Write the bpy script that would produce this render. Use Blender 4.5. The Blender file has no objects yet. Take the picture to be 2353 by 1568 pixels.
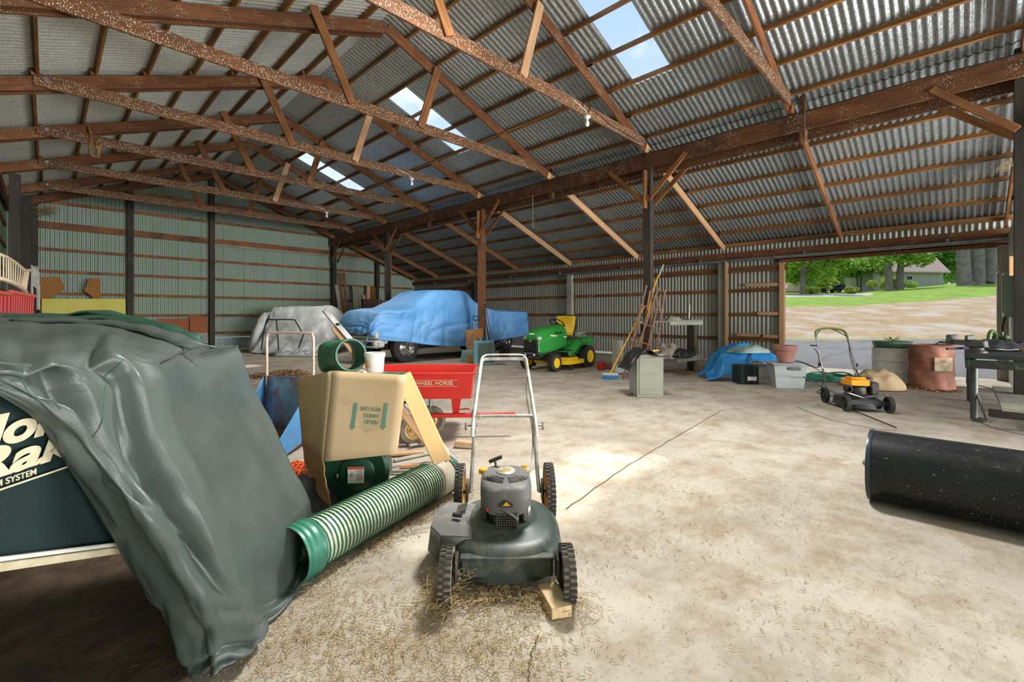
import bpy, math, random
from math import radians as R, sin, cos, pi, sqrt, floor
from mathutils import Matrix, Vector, noise, Euler
random.seed(7)
C = bpy.data.collections.new('barn'); bpy.context.scene.collection.children.link(C)
V = Vector
# ---------------------------------------------------------------- camera, world, sun, lights, exposure
TH = R(44.57); CT, ST = cos(TH), sin(TH); CF, HY, EYE = 1049.5, 725.0, 1.2
cam = bpy.data.cameras.new('camera'); camo = bpy.data.objects.new('camera', cam); C.objects.link(camo)
camo.location = (0, 0, EYE); camo.rotation_euler = (R(90), 0, math.atan2(ST, CT) - R(90))
cam.sensor_width = 36; cam.lens = CF / 2353 * 36; cam.shift_y = -(784 - HY) / 2353; cam.clip_end = 500; cam.clip_start = .02
sc = bpy.context.scene; sc.camera = camo
sc.view_settings.view_transform = 'Standard'; sc.view_settings.look = 'None'; sc.view_settings.exposure = 0.0; sc.view_settings.gamma = 1
sc.view_settings.use_curve_mapping = False
W = bpy.data.worlds.new('sky'); sc.world = W; W.use_nodes = True
nt = W.node_tree; nt.nodes.clear()
def wn(t, **k):
    n = nt.nodes.new(t)
    for a, b in k.items(): setattr(n, a, b)
    return n
tc = wn('ShaderNodeTexCoord'); sep = wn('ShaderNodeSeparateXYZ'); nt.links.new(tc.outputs['Generated'], sep.inputs[0])
gr = wn('ShaderNodeValToRGB'); nt.links.new(sep.outputs['Z'], gr.inputs[0])
gr.color_ramp.elements[0].position = 0.0; gr.color_ramp.elements[0].color = (.72, .82, .95, 1)
gr.color_ramp.elements[1].position = .7; gr.color_ramp.elements[1].color = (.30, .50, .88, 1)
mp = wn('ShaderNodeMapping'); mp.inputs['Scale'].default_value = (1, 1, 1.8); nt.links.new(tc.outputs['Generated'], mp.inputs[0])
nz = wn('ShaderNodeTexNoise'); nz.inputs['Scale'].default_value = 5; nz.inputs['Detail'].default_value = 7; nz.inputs['Roughness'].default_value = .62
nt.links.new(mp.outputs[0], nz.inputs[0])
cr = wn('ShaderNodeValToRGB'); nt.links.new(nz.outputs[0], cr.inputs[0])
cr.color_ramp.elements[0].position = .5; cr.color_ramp.elements[0].color = (0, 0, 0, 1); cr.color_ramp.elements[1].position = .66; cr.color_ramp.elements[1].color = (1, 1, 1, 1)
mx = wn('ShaderNodeMixRGB'); nt.links.new(cr.outputs[0], mx.inputs[0]); nt.links.new(gr.outputs[0], mx.inputs[1]); mx.inputs[2].default_value = (.93, .95, 1, 1)
bg = wn('ShaderNodeBackground'); bg.inputs[1].default_value = 1.25; nt.links.new(mx.outputs[0], bg.inputs[0])
wo = wn('ShaderNodeOutputWorld'); nt.links.new(bg.outputs[0], wo.inputs[0])
def lamp(name, kind, energy, loc, aim, size=1, size_y=None, col=(1, 1, 1)):
    l = bpy.data.lights.new(name, kind); l.energy = energy; l.color = col
    o = bpy.data.objects.new(name, l); C.objects.link(o); o.location = loc
    o.rotation_euler = (V(aim) - V(loc)).to_track_quat('-Z', 'Y').to_euler()
    if kind == 'AREA':
        l.size = size
        if size_y: l.shape = 'RECTANGLE'; l.size_y = size_y
    o['kind'] = 'helper'
    return o
s = lamp('sun', 'SUN', 4.6, (20, 10, 20), (20 - 3.5, 10 - 1.6, 20 - 5.35), col=(1, .95, .86)); s.data.angle = R(1.2)
lamp('open_end_fill', 'AREA', 5600, (4.5, -25, 2.4), (4.5, 10, 2.6), 11, 4.5, (1, .98, .96))  # added fill beyond an invented open end, to brighten the far bays
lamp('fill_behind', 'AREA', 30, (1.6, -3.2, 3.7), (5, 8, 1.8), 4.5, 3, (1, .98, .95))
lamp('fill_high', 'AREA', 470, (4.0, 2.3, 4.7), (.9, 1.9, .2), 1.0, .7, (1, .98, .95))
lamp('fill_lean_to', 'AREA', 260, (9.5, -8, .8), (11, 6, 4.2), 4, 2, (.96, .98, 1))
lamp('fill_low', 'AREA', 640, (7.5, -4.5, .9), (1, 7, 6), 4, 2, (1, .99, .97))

# ---------------------------------------------------------------- geometry helpers
def ray(x, y):
    u = (x - 1176.5) / CF; v = (HY - y) / CF
    return V((CT + u * ST, ST - u * CT, v))
def at(x, y, X=None, Y=None, Z=None, d=None):
    r = ray(x, y)
    k = X / r.x if X is not None else Y / r.y if Y is not None else (Z - EYE) / r.z if Z is not None else d
    return r * k + V((0, 0, EYE))
def gp(x, y, z=0): return at(x, y, Z=z)
class MB:
    def __init__(s, m=None): s.v = []; s.f = []; s.m = m or Matrix(); s.smooth = True
    def add(s, vs, fs, m=None):
        mm = s.m @ m if m is not None else s.m
        n = len(s.v); s.v += [mm @ V(p) for p in vs]; s.f += [tuple(i + n for i in f) for f in fs]; return s
    def box(s, c, d, rot=(0, 0, 0), b=0.0, m=None):
        hx, hy, hz = d[0] / 2, d[1] / 2, d[2] / 2
        mt = Matrix.Translation(c) @ Euler(rot).to_matrix().to_4x4()
        if m is not None: mt = m @ mt
        b = min(b, hx * .8, hy * .8, hz * .8)
        if b <= 0:
            vs = [(x, y, z) for x in (-hx, hx) for y in (-hy, hy) for z in (-hz, hz)]
            return s.add(vs, [(0, 1, 3, 2), (4, 6, 7, 5), (0, 4, 5, 1), (2, 3, 7, 6), (0, 2, 6, 4), (1, 5, 7, 3)], mt)
        vs = []; idx = {}
        for sx in (-1, 1):
            for sy in (-1, 1):
                for sz in (-1, 1):
                    for a in range(3):
                        p = [hx - b, hy - b, hz - b]; p[a] += b
                        idx[(sx, sy, sz, a)] = len(vs); vs.append((p[0] * sx, p[1] * sy, p[2] * sz))
        fs = []
        def q(l):
            P = [V(vs[i]) for i in l]; n = (P[1] - P[0]).cross(P[2] - P[0]); ce = sum(P, V((0, 0, 0)))
            fs.append(tuple(l if n.dot(ce) > 0 else l[::-1]))
        for a in range(3):
            o = [i for i in range(3) if i != a]
            for sg in (-1, 1):
                l = []
                for (p, r) in ((-1, -1), (1, -1), (1, 1), (-1, 1)):
                    k = [0, 0, 0]; k[a] = sg; k[o[0]] = p; k[o[1]] = r; l.append(idx[(k[0], k[1], k[2], a)])
                q(l)
            for p in (-1, 1):
                for r in (-1, 1):
                    l = []
                    for (t, ax) in ((-1, o[0]), (1, o[0]), (1, o[1]), (-1, o[1])):
                        k = [0, 0, 0]; k[a] = t; k[o[0]] = p; k[o[1]] = r; l.append(idx[(k[0], k[1], k[2], ax)])
                    q(l)
        for sx in (-1, 1):
            for sy in (-1, 1):
                for sz in (-1, 1): q([idx[(sx, sy, sz, a)] for a in range(3)])
        return s.add(vs, fs, mt)
    def tube(s, pts, r, n=8, closed=False, caps=True, m=None, flat=1.0):
        P = [V(p) for p in pts]; L = len(P); vs = []; fs = []
        rr = r if isinstance(r, (list, tuple)) else [r] * L
        up = None
        for i in range(L):
            a = P[i - 1] if (i > 0 or closed) else P[0]; b = P[(i + 1) % L] if (i < L - 1 or closed) else P[-1]
            t = (b - a)
            if t.length < 1e-9: t = V((0, 0, 1))
            t.normalize()
            if up is None:
                up = V((0, 0, 1)) if abs(t.z) < .9 else V((1, 0, 0))
            x = up - t * up.dot(t)
            if x.length < 1e-6: x = t.orthogonal()
            x.normalize(); up = x; y = t.cross(x)
            for k in range(n):
                an = 2 * pi * k / n; vs.append(P[i] + (x * cos(an) * flat + y * sin(an)) * rr[i])
        rng = range(L) if closed else range(L - 1)
        for i in rng:
            j = (i + 1) % L
            for k in range(n):
                k2 = (k + 1) % n; fs.append((i * n + k, i * n + k2, j * n + k2, j * n + k))
        if caps and not closed: fs.append(tuple(range(n - 1, -1, -1))); fs.append(tuple((L - 1) * n + k for k in range(n)))
        return s.add(vs, fs, m)
    def lathe(s, prof, n=24, m=None, a0=0, a1=2 * pi, wob=None):
        full = abs(a1 - a0 - 2 * pi) < 1e-6; cols = n if full else n + 1; vs = []; fs = []
        for k in range(cols):
            an = a0 + (a1 - a0) * k / n
            for j, (r, z) in enumerate(prof):
                rr = r * (wob(an, j) if wob else 1)
                vs.append((rr * cos(an), rr * sin(an), z))
        p = len(prof)
        for k in range(n):
            k2 = (k + 1) % cols
            for j in range(p - 1): fs.append((k * p + j, k2 * p + j, k2 * p + j + 1, k * p + j + 1))
        return s.add(vs, fs, m)
    def prism(s, poly, h, m=None, z0=0.0):
        n = len(poly); vs = [(x, y, z0) for x, y in poly] + [(x, y, z0 + h) for x, y in poly]
        fs = [tuple(range(n - 1, -1, -1)), tuple(range(n, 2 * n))] + [(i, (i + 1) % n, (i + 1) % n + n, i + n) for i in range(n)]
        return s.add(vs, fs, m)
    def grid(s, fn, nu, nv, m=None, wrap=False):
        cu = nu if wrap else nu + 1; vs = [fn(i / nu, j / nv) for i in range(cu) for j in range(nv + 1)]
        fs = []
        for i in range(nu):
            i2 = (i + 1) % cu
            for j in range(nv): fs.append((i * (nv + 1) + j, i2 * (nv + 1) + j, i2 * (nv + 1) + j + 1, i * (nv + 1) + j + 1))
        return s.add(vs, fs, m)
    def mesh(s, name, mat, ang=38):
        me = bpy.data.meshes.new(name); me.from_pydata([tuple(p) for p in s.v], [], s.f); me.materials.append(mat)
        me.shade_smooth()
        if ang < 179: me.set_sharp_from_angle(angle=R(ang))
        return me
    def build(s, name, mat, parent=None, ang=38, solid=0, sub=0):
        o = bpy.data.objects.new(name, s.mesh(name, mat, ang)); C.objects.link(o)
        if parent: o.parent = parent
        if sub: md = o.modifiers.new('sub', 'SUBSURF'); md.levels = md.render_levels = sub
        if solid and len(s.f) < 8: me_ = o.data; me_.shade_flat()
        if solid: md = o.modifiers.new('solid', 'SOLIDIFY'); md.thickness = solid; md.offset = 0
        return o
def tag(o, label=None, cat=None, group=None, kind=None):
    if label: o['label'] = label
    if cat: o['category'] = cat
    if group: o['group'] = group
    if kind: o['kind'] = kind
    return o
def thing(name, label, cat, loc=(0, 0, 0), rz=0.0, group=None, kind=None, scale=1.0):
    o = bpy.data.objects.new(name, None); C.objects.link(o); o.location = loc; o.empty_display_size = .1
    o.rotation_euler = (0, 0, rz) if not isinstance(rz, (tuple, list)) else rz; o.scale = (scale,) * 3
    return tag(o, label, cat, group, kind)
def inst(name, me, parent=None, mat=None):
    o = bpy.data.objects.new(name, me); C.objects.link(o)
    if parent: o.parent = parent
    if mat is not None: o.matrix_local = mat
    return o
def copy_tree(o, parent=None):
    c = o.copy(); C.objects.link(c); c.parent = parent
    for ch in list(o.children): copy_tree(ch, c)
    return c
_bc = {}
def beam(p0, p1, w, h, mat, name, parent=None, up=(0, 0, 1), b=.003):
    """board from p0 to p1 (centre line), w across, h along up"""
    p0, p1 = V(p0), V(p1); d = p1 - p0; L = d.length; x = d.normalized(); z = V(up) - x * V(up).dot(x); z.normalize(); y = z.cross(x)
    key = (round(L, 3), round(w, 3), round(h, 3), mat.name)
    if key not in _bc: _bc[key] = MB().box((0, 0, 0), (L, w, h), b=b).mesh(name, mat)
    m = Matrix((x, y, z)).transposed().to_4x4(); m.translation = (p0 + p1) / 2
    return inst(name, _bc[key], parent, m)
def rod(pts, r, mat, name, parent=None, n=8): return MB().tube(pts, r, n).build(name, mat, parent)
def bez(pts, n=8):
    P = [V(p) for p in pts]; out = []
    for i in range(len(P) - 1):
        a = P[max(i - 1, 0)]; b = P[i]; c = P[i + 1]; d = P[min(i + 2, len(P) - 1)]
        for k in range(n):
            t = k / n; out.append(.5 * ((2 * b) + (c - a) * t + (2 * a - 5 * b + 4 * c - d) * t * t + (3 * b - a - 3 * c + d) * t ** 3))
    return out + [P[-1]]

# ---------------------------------------------------------------- materials
def hexc(h):
    h = h.lstrip('#'); f = lambda c: c / 12.92 if c <= .04045 else ((c + .055) / 1.055) ** 2.4
    return tuple(f(int(h[i:i + 2], 16) / 255) for i in (0, 2, 4)) + (1,)
class NT:
    def __init__(s, name):
        s.mat = bpy.data.materials.new(name); s.mat.use_nodes = True; s.t = s.mat.node_tree; s.t.nodes.clear()
        s.out = s.t.nodes.new('ShaderNodeOutputMaterial'); s.b = s.t.nodes.new('ShaderNodeBsdfPrincipled'); s.l(s.b.outputs[0], s.out.inputs[0])
        s.tc = s.t.nodes.new('ShaderNodeTexCoord')
    def l(s, a, b): s.t.links.new(a, b)
    def n(s, t, ins=None, **k):
        n = s.t.nodes.new(t)
        for a, b in k.items(): setattr(n, a, b)
        for a, b in (ins or {}).items():
            if hasattr(b, 'is_linked') or isinstance(b, bpy.types.NodeSocket): s.l(b, n.inputs[a])
            else: n.inputs[a].default_value = b
        return n
    def map(s, scale, src='Object', loc=(0, 0, 0)):
        return s.n('ShaderNodeMapping', {'Vector': s.tc.outputs[src], 'Scale': scale, 'Location': loc}).outputs[0]
    def noise(s, vec, scale, detail=4, rough=.55, dist=0):
        return s.n('ShaderNodeTexNoise', {'Vector': vec, 'Scale': scale, 'Detail': detail, 'Roughness': rough, 'Distortion': dist}).outputs[0]
    def ramp(s, fac, stops):
        n = s.n('ShaderNodeValToRGB', {'Fac': fac}); e = n.color_ramp.elements
        while len(e) < len(stops): e.new(.5)
        for i, (p, c) in enumerate(stops):
            e[i].position = p; e[i].color = hexc(c) if isinstance(c, str) else (c, c, c, 1) if not isinstance(c, tuple) else c
        return n.outputs[0]
    def mix(s, f, a, b, mode='MIX'):
        n = s.n('ShaderNodeMixRGB', blend_type=mode)
        for i, x in ((0, f), (1, a), (2, b)):
            if isinstance(x, bpy.types.NodeSocket): s.l(x, n.inputs[i])
            else: n.inputs[i].default_value = hexc(x) if isinstance(x, str) else x
        return n.outputs[0]
    def bump(s, h, st=.3, dist=.01):
        n = s.n('ShaderNodeBump', {'Height': h, 'Strength': st, 'Distance': dist}); s.l(n.outputs[0], s.b.inputs['Normal'])
    def fin(s, col, rough=.6, metal=0.0, **k):
        for nm, x in (('Base Color', col), ('Roughness', rough), ('Metallic', metal)):
            if isinstance(x, bpy.types.NodeSocket): s.l(x, s.b.inputs[nm])
            else: s.b.inputs[nm].default_value = hexc(x) if isinstance(x, str) else x
        for a, x in k.items(): s.b.inputs[a].default_value = x
        return s.mat
def plain(name, c1, rough=.5, metal=0, c2=None, scale=6, dirt=None, dirt_amt=.5, bump=0, src='Object', **k):
    m = NT(name); v = m.map((1, 1, 1), src)
    col = m.mix(m.ramp(m.noise(v, scale, 5), [(.3, 0), (.7, 1)]), c1, c2) if c2 else hexc(c1)
    if dirt:
        f = m.ramp(m.noise(v, scale * 1.7, 8, .7, .6), [(dirt_amt, 0), (min(dirt_amt + .18, 1), .85)]); col = m.mix(f, col, dirt)
    if bump: m.bump(m.noise(v, scale * 6, 6), bump, .004)
    return m.fin(col, rough, metal, **k)
def wood(name, ca, cb, cc=None, rough=.75, speck=0, spec_c='#d8cfae', grain=1.0):
    m = NT(name); oi = m.n('ShaderNodeObjectInfo').outputs['Random']
    off = m.n('ShaderNodeCombineXYZ', {0: m.n('ShaderNodeMath', {0: oi, 1: 37.0}, operation='MULTIPLY').outputs[0], 1: m.n('ShaderNodeMath', {0: oi, 1: 11.0}, operation='MULTIPLY').outputs[0]}).outputs[0]
    v0 = m.n('ShaderNodeVectorMath', {0: m.tc.outputs['Object'], 1: off}, operation='ADD').outputs[0]
    v = m.n('ShaderNodeMapping', {'Vector': v0, 'Scale': (.9, 14, 9)}).outputs[0]
    g = m.noise(v, 2.2 * grain, 7, .62, 1.2); big = m.noise(v0, 1.3, 3)
    col = m.mix(m.ramp(g, [(.3, 0), (.7, 1)]), ca, cb)
    if cc: col = m.mix(m.ramp(big, [(.45, 0), (.7, .8)]), col, cc)
    sh = m.n('ShaderNodeMath', {0: oi, 1: .35}, operation='MULTIPLY'); br = m.n('ShaderNodeMath', {0: sh.outputs[0], 1: .82}, operation='ADD').outputs[0]
    col = m.mix(1.0, col, m.n('ShaderNodeCombineColor', {0: br, 1: br, 2: br}).outputs[0], 'MULTIPLY')
    if speck:
        vs = m.n('ShaderNodeMapping', {'Vector': v0, 'Scale': (75, 75, 30)}).outputs[0]
        d = m.n('ShaderNodeTexVoronoi', {'Vector': vs, 'Scale': 1.0, 'Randomness': 1.0}).outputs['Distance']
        a = m.ramp(d, [(.2, 1), (.34, 0)]); a2 = m.ramp(m.noise(v0, 4.5, 6, .7), [(.55 - speck * .25, 0), (.72 - speck * .25, 1)])
        col = m.mix(m.mix(1.0, a, a2, 'MULTIPLY'), col, spec_c)
    m.bump(g, .25, .003)
    return m.fin(col, rough)
def galv(name, c1, c2, rough=.42, metal=.55, tint=None):
    m = NT(name); v = m.map((1, 1, 1))
    vo = m.n('ShaderNodeTexVoronoi', {'Vector': v, 'Scale': 75.0}).outputs['Color']
    bw = m.n('ShaderNodeRGBToBW', {0: vo}).outputs[0]
    big = m.noise(v, 1.1, 5, .6)
    col = m.mix(m.ramp(bw, [(.0, .15), (1.0, .85)]), c1, c2); 
    if tint: col = m.mix(m.ramp(big, [(.4, 0), (.65, .7)]), col, tint)
    rg = m.ramp(bw, [(0, rough - .1), (1, rough + .14)])
    return m.fin(col, rg, metal)
m_rafter = wood('old_timber', '#4e2d16', '#8c562c', '#63401f', speck=.2)
m_chord = wood('soiled_timber', '#462a16', '#7a4c2a', '#5b3b20', speck=.85)
m_purlin = wood('purlin_timber', '#66411c', '#ab7a45', '#5a3d1e')
m_girt = wood('girt_timber', '#643c1c', '#9c6633', '#4a301c', speck=.2)
m_post = wood('dark_post_timber', '#272420', '#453a2d', '#1f1d1a')
m_bright = wood('pale_and_lit_timber', '#b98a60', '#dcb48a', '#c79a70')
m_greyw = wood('weathered_timber', '#8c8878', '#b3ae9c', '#7c8074')
m_girder = wood('girder_timber', '#482a17', '#764926', '#3a2415', speck=.35)
m_brace = wood('brace_timber', '#6e431e', '#a57040', '#5a3a1e')
m_roofL = galv('galvanised_roof', '#a6aba3', '#e6e9e0', .5, .3)
m_roofR = galv('galvanised_roof_lean', '#7f8789', '#ccd2d3', .34, .65)
m_gable = galv('galvanised_gable', '#77867c', '#aebbb0', .5, .4, '#8aa386')
m_wallR = galv('galvanised_wall', '#8b8c84', '#b9b8ac', .5, .45)
m_zinc = plain('dull_zinc', '#8f979b', .5, .6, '#6d7478', 5)
m_black = plain('black_rubber', '#1b1b1b', .8)
m_steel = plain('worn_steel', '#9a9a98', .4, .8, '#6f6c68', 12)

# ---------------------------------------------------------------- structure
XG, XW, YG, XL = 8.32, 12.35, 18.8, -.45
TY = [4.43 + 2.48 * k for k in range(-4, 7)]          # truss lines
zr = lambda X: 5.95 - .375 * abs(X - 4)               # underside of the rafters
SL = math.atan(.375)
def curved(name): return thing(name, None, None, kind='structure')
ceiling = thing('ceiling', None, None, kind='structure')
_sc = {}
def corr(L, w, mat, name, waves=7, amp=.014):
    """corrugated sheet, long side on local x, waves across y, z the relief"""
    key = (round(L, 3), round(w, 3), mat.name)
    if key not in _sc:
        n = waves * 8; vs = []; fs = []
        for k in range(n + 1):
            y = w * k / n - w / 2; z = amp * cos(2 * pi * waves * k / n); vs += [(-L / 2, y, z), (L / 2, y, z)]
        fs = [(2 * k, 2 * k + 1, 2 * k + 3, 2 * k + 2) for k in range(n)]
        _sc[key] = MB().add(vs, fs).mesh(name, mat, 60)
    return _sc[key]
OFF = .205 + .085 + .012                              # roof sheet above the rafter underside
def roof_sheet(X0, X1, Y0, Y1, mat, lift=0):
    sgn = 1 if X0 + X1 > 8 else -1; L = abs(X1 - X0) / cos(SL); Xm = (X0 + X1) / 2
    w = Y1 - Y0
    m = Matrix.Translation((Xm, (Y0 + Y1) / 2, zr(Xm) + OFF + lift)) @ Matrix.Rotation(sgn * SL, 4, 'Y')
    return inst('roof_sheet', corr(L, w + .012, mat, 'roof_sheet'), ceiling, m)
SKY = [(3.3, 3.96), (8.06, 8.74), (13.28, 13.95)]
cols = []
def cols_between(a, b):
    n = max(1, round((b - a) / .66)); return [(a + (b - a) * i / n, a + (b - a) * (i + 1) / n) for i in range(n)]
for a, b in ((-6.0, 3.3), (3.96, 8.06), (8.74, 13.28), (13.95, 19.25)): cols += cols_between(a, b)
for i, (a, b) in enumerate(cols):
    roof_sheet(4.0, 8.55, a, b, m_roofR, .004 * (i % 2)); roof_sheet(8.42, 12.8, a, b, m_roofR, -.014 + .004 * (i % 2))
    roof_sheet(-1.15, 1.6, a, b, m_roofL, -.014 + .004 * (i % 2)); roof_sheet(1.5, 4.0, a, b, m_roofL, .004 * (i % 2))
m_pane = NT('clear_roof_panel'); tr = m_pane.n('ShaderNodeBsdfTransparent', {0: (.93, .95, .97, 1)}); gl = m_pane.n('ShaderNodeBsdfTranslucent', {0: (.9, .93, 1, 1)})
ms = m_pane.n('ShaderNodeMixShader', {0: .05, 1: tr.outputs[0], 2: gl.outputs[0]}); m_pane.l(ms.outputs[0], m_pane.out.inputs[0]); m_pane = m_pane.mat
for i, (a, b) in enumerate(SKY):
    roof_sheet(4.0, 5.1, a, b, m_roofR); roof_sheet(7.0, 8.55, a, b, m_roofR, .004); roof_sheet(8.42, 12.8, a, b, m_roofR, -.014)
    roof_sheet(-1.15, 1.6, a, b, m_roofL, -.014); roof_sheet(1.5, 4.0, a, b, m_roofL)
    L = 1.98 / cos(SL)
    for k, X in enumerate((5.4, 6.05, 6.7)):
        me = MB().box((0, 0, 0), (L / 3, b - a + .03, .003)).mesh('roof_window', m_pane)
        inst('roof_window', me, ceiling, Matrix.Translation((X, (a + b) / 2, zr(X) + OFF + .016)) @ Matrix.Rotation(SL, 4, 'Y'))
# patched dull panels beside the skylights
for (X0, X1, Y0, Y1) in ((3.95 + .55, 5.05, 8.06, 8.74),):
    pass
ridge = MB(); 
for sg in (-1, 1): ridge.box((4 + sg * .13, 6.6, zr(4.13) + OFF + .02), (.28, 25.3, .002), (0, sg * SL, 0))
o = ridge.build('ridge_cap', m_roofL, ceiling)
# purlins
for k in range(14):
    X = 4.4 + .619 * k
    if X > 12.5: X = 12.45
    for a, b in ((-6, -.6), (-.75, 4.5), (4.3, 9.5), (9.3, 14.45), (14.3, 18.9)):
        dx = .045 if int(a) % 2 else 0
        beam((X + dx, a, zr(X + dx) + .245), (X + dx, b, zr(X + dx) + .245), .038, .088, m_purlin, 'purlin', ceiling, up=(sin(SL), 0, cos(SL)))
for k in range(7):
    X = 3.6 - .62 * k
    for a, b in ((-6, -.6), (-.75, 4.5), (4.3, 9.5), (9.3, 14.45), (14.3, 18.9)):
        dx = -.045 if int(a) % 2 else 0
        beam((X + dx, a, zr(X + dx) + .245), (X + dx, b, zr(X + dx) + .245), .038, .088, m_purlin, 'purlin', ceiling, up=(-sin(SL), 0, cos(SL)))
# trusses
TLAB = {0: 'timber roof truss behind the camera end of the barn', 3: 'timber roof truss in front of the post line, its rafter crossing the top right corner',
 4: 'roof truss just beyond the largest skylight, with the big bulb on its chord', 5: 'roof truss whose speckled chord runs from the top left corner under the middle skylight',
 6: 'roof truss just past the middle skylight with a small bulb on its chord', 7: 'roof truss with a frayed rope looped over the left end of its chord',
 8: 'roof truss just past the farthest skylight with the farthest bulb', 9: 'last roof truss before the gable wall', 10: 'pair of roof rafters fixed flat against the gable wall'}
trusses = {}
for i, Y in enumerate(TY):
    if i < 2: continue
    Yb = min(Y, 18.5)
    t = thing('roof_truss', TLAB.get(i, 'timber roof truss overhead before the largest skylight, mostly above the frame'), 'roof truss', (0, 0, 0), group='timber roof trusses')
    trusses[i] = t
    ro = .205 / 2
    for dy in (0, .16):
        beam((-.8, Yb + dy, zr(-.8) + ro), (3.99, Yb + dy, zr(3.99) + ro), .038, .19, m_rafter, 'rafter', t)
    beam((4.01, Yb, zr(4.01) + ro), (8.5, Yb, zr(8.5) + ro), .038, .19, m_rafter, 'rafter', t)
    if i < len(TY):
        beam((8.15, Yb - .045, zr(8.15) + ro - .02), (12.3, Yb - .045, zr(12.3) + ro - .02), .038, .16, m_bright if 3 < i < 7 else m_brace, 'lean_to_rafter', t)
    if Y > 17.5: continue
    beam((-.15, Yb - .042, 4.55), (7.75 if i > 4 else 8.1, Yb - .042, 4.55), .038, .186, m_chord, 'bottom_chord', t)
    beam((2.72, Yb - .082, 5.72 + .1), (3.36, Yb - .082, 4.53), .038, .14, m_brace, 'web', t, up=(1, 0, 0))
    beam((4.63, Yb - .082, 4.53), (5.0, Yb - .082, 5.72), .038, .14, m_bright if i in (4, 6, 8) else m_brace, 'web', t, up=(1, 0, 0))  # paler timber on these webs paints in the light from the skylights
    MB().tube([(-.02, Yb - .075, 4.57), (-.02, Yb - .06, 4.57)], .03, 8).build('bolt_washer', m_steel, t)
# thin laths lying along the chords
for (X, z, a, b) in ((6.02, 4.66, 4.4, 11.9), (6.1, 4.66, 9.3, 14.4)):
    tag(beam((X, a, z), (X + .1, b, z), .05, .025, m_purlin, 'lath'), 'thin lath resting across the truss chords ' + ('under the middle skylight' if a < 5 else 'under the farthest skylight'), 'lath', 'laths on the truss chords')
# girder on posts
gd = thing('girder_beam', 'heavy doubled timber girder beam running over the central posts', 'beam')
for a, b in ((-6, -.55), (-.55, 4.43), (4.43, 9.39), (9.39, 14.35), (14.35, 18.8)):
    beam((8.24, a, 4.225), (8.24, b - .005, 4.225), .04, .29, m_girder, 'near_plank', gd)
    beam((8.44, a, 4.125), (8.44, b - .005, 4.125), .04, .29, m_girder, 'far_plank', gd)
for Y in (1.78, 6.9, 11.85): beam((8.34, Y, 3.96), (8.34, Y, 4.75), .1, .09, m_girder, 'spacer_block', gd, up=(0, 1, 0))
PLAB = ['dark timber post at the right edge carrying the girder', 'dark timber post behind the leaning trellis, carrying the girder', 'timber post with plywood and shovels leaning at its foot', 'timber post behind the hood of the blue covered truck', 'timber post against the far wall at the end of the girder']
for k, Y in enumerate((-.53, 4.43, 9.39, 14.35, 18.62)):
    p = thing('timber_post', PLAB[k], 'post', (8.34, Y, 0), group='posts carrying the girder')
    beam((0, 0, -.02), (0, 0, 4.45), .15, .15, m_post if k != 2 else m_rafter, 'post_shaft', p, up=(0, 1, 0))
    beam((-.1, 0, 3.3), (-.1, 0, 4.05), .14, .04, m_brace, 'scab_board', p, up=(0, 1, 0)) if k in (1, 2) else None
    if 0 < k < 4:
        beam((.1, .02, 0), (.1, .02, 4.0), .13, .04, m_greyw if k == 1 else m_rafter, 'side_board', p, up=(0, 1, 0))
    for sg in (-1, 1):
        if k == 4 and sg > 0: continue
        beam((-.12, sg * .05, 3.45), (-.12, sg * .82, 4.2), .036, .088, m_brace, 'knee_brace', p)
        beam((.13, sg * .05, 3.42), (.13, sg * .78, 4.05), .036, .088, m_brace, 'knee_brace', p)
# right-hand (eave) wall
wr = thing('wall_right', None, None, kind='structure')
def wall_sheet(X, Y, z0, z1, w, mat, parent, alongY=True):
    me = corr(z1 - z0, w + .02, mat, 'wall_sheet')
    m = Matrix.Translation((X, Y, (z0 + z1) / 2)) @ (Matrix.Rotation(pi / 2, 4, 'Y') if alongY else Matrix.Rotation(pi / 2, 4, 'Z') @ Matrix.Rotation(pi / 2, 4, 'Y'))
    return inst('wall_sheet', me, parent, m)
DY0, DY1, DH = -.43, 3.06, 2.46
for i, (a, b) in enumerate(cols_between(3.1, 18.97)):
    lo = .05 if 7.6 < a < 12.6 else .0
    wall_sheet(XW + .13 + .003 * (i % 2), (a + b) / 2, lo, 2.72, b - a, m_wallR, wr)
for i, (a, b) in enumerate(cols_between(-6, -.5)): wall_sheet(XW + .13, (a + b) / 2, 0, 2.72, b - a, m_wallR, wr)
for i, (a, b) in enumerate(cols_between(-6, 18.97)): wall_sheet(XW + .115, (a + b) / 2, 2.66, 3.08, b - a, m_wallR, wr)
for z in (.6, 1.22, 1.83):
    for a, b in ((3.1, 4.36), (4.5, 9.4), (9.4, 14.4), (14.4, 18.8)):
        beam((XW + .09, a, z), (XW + .09, b, z), .04, .088, m_girt, 'girt', wr)
beam((XW + .05, 3.0, 2.36), (XW + .05, 18.8, 2.36), .04, .14, m_girt, 'header_board', wr)
beam((XW + .0, -6, 3.0), (XW + .0, 18.8, 3.0), .04, .1, m_purlin, 'top_girt', wr)
beam((XW - .02, -6, 2.72), (XW - .02, 18.8, 2.72), .05, .17, m_rafter, 'eave_beam', wr)
beam((XW + .03, -.6, 2.5), (XW + .03, 3.1, 2.5), .12, .07, m_girt, 'door_head', wr)
trk = thing('door_track', 'long steel sliding door track under the eave beam', 'door track')
MB().box((XW - .1, 8.5, 2.6), (.05, 18.2, .045), b=.004).build('rail', m_zinc, trk)
MB().box((XW - .1, 8.5, 2.565), (.012, 18.2, .02)).build('lower_lip', m_steel, trk)
for k in range(8): MB().box((XW - .075, .2 + 2.4 * k, 2.64), (.07, .05, .09), b=.004).build('bracket', m_zinc, trk)
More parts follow.
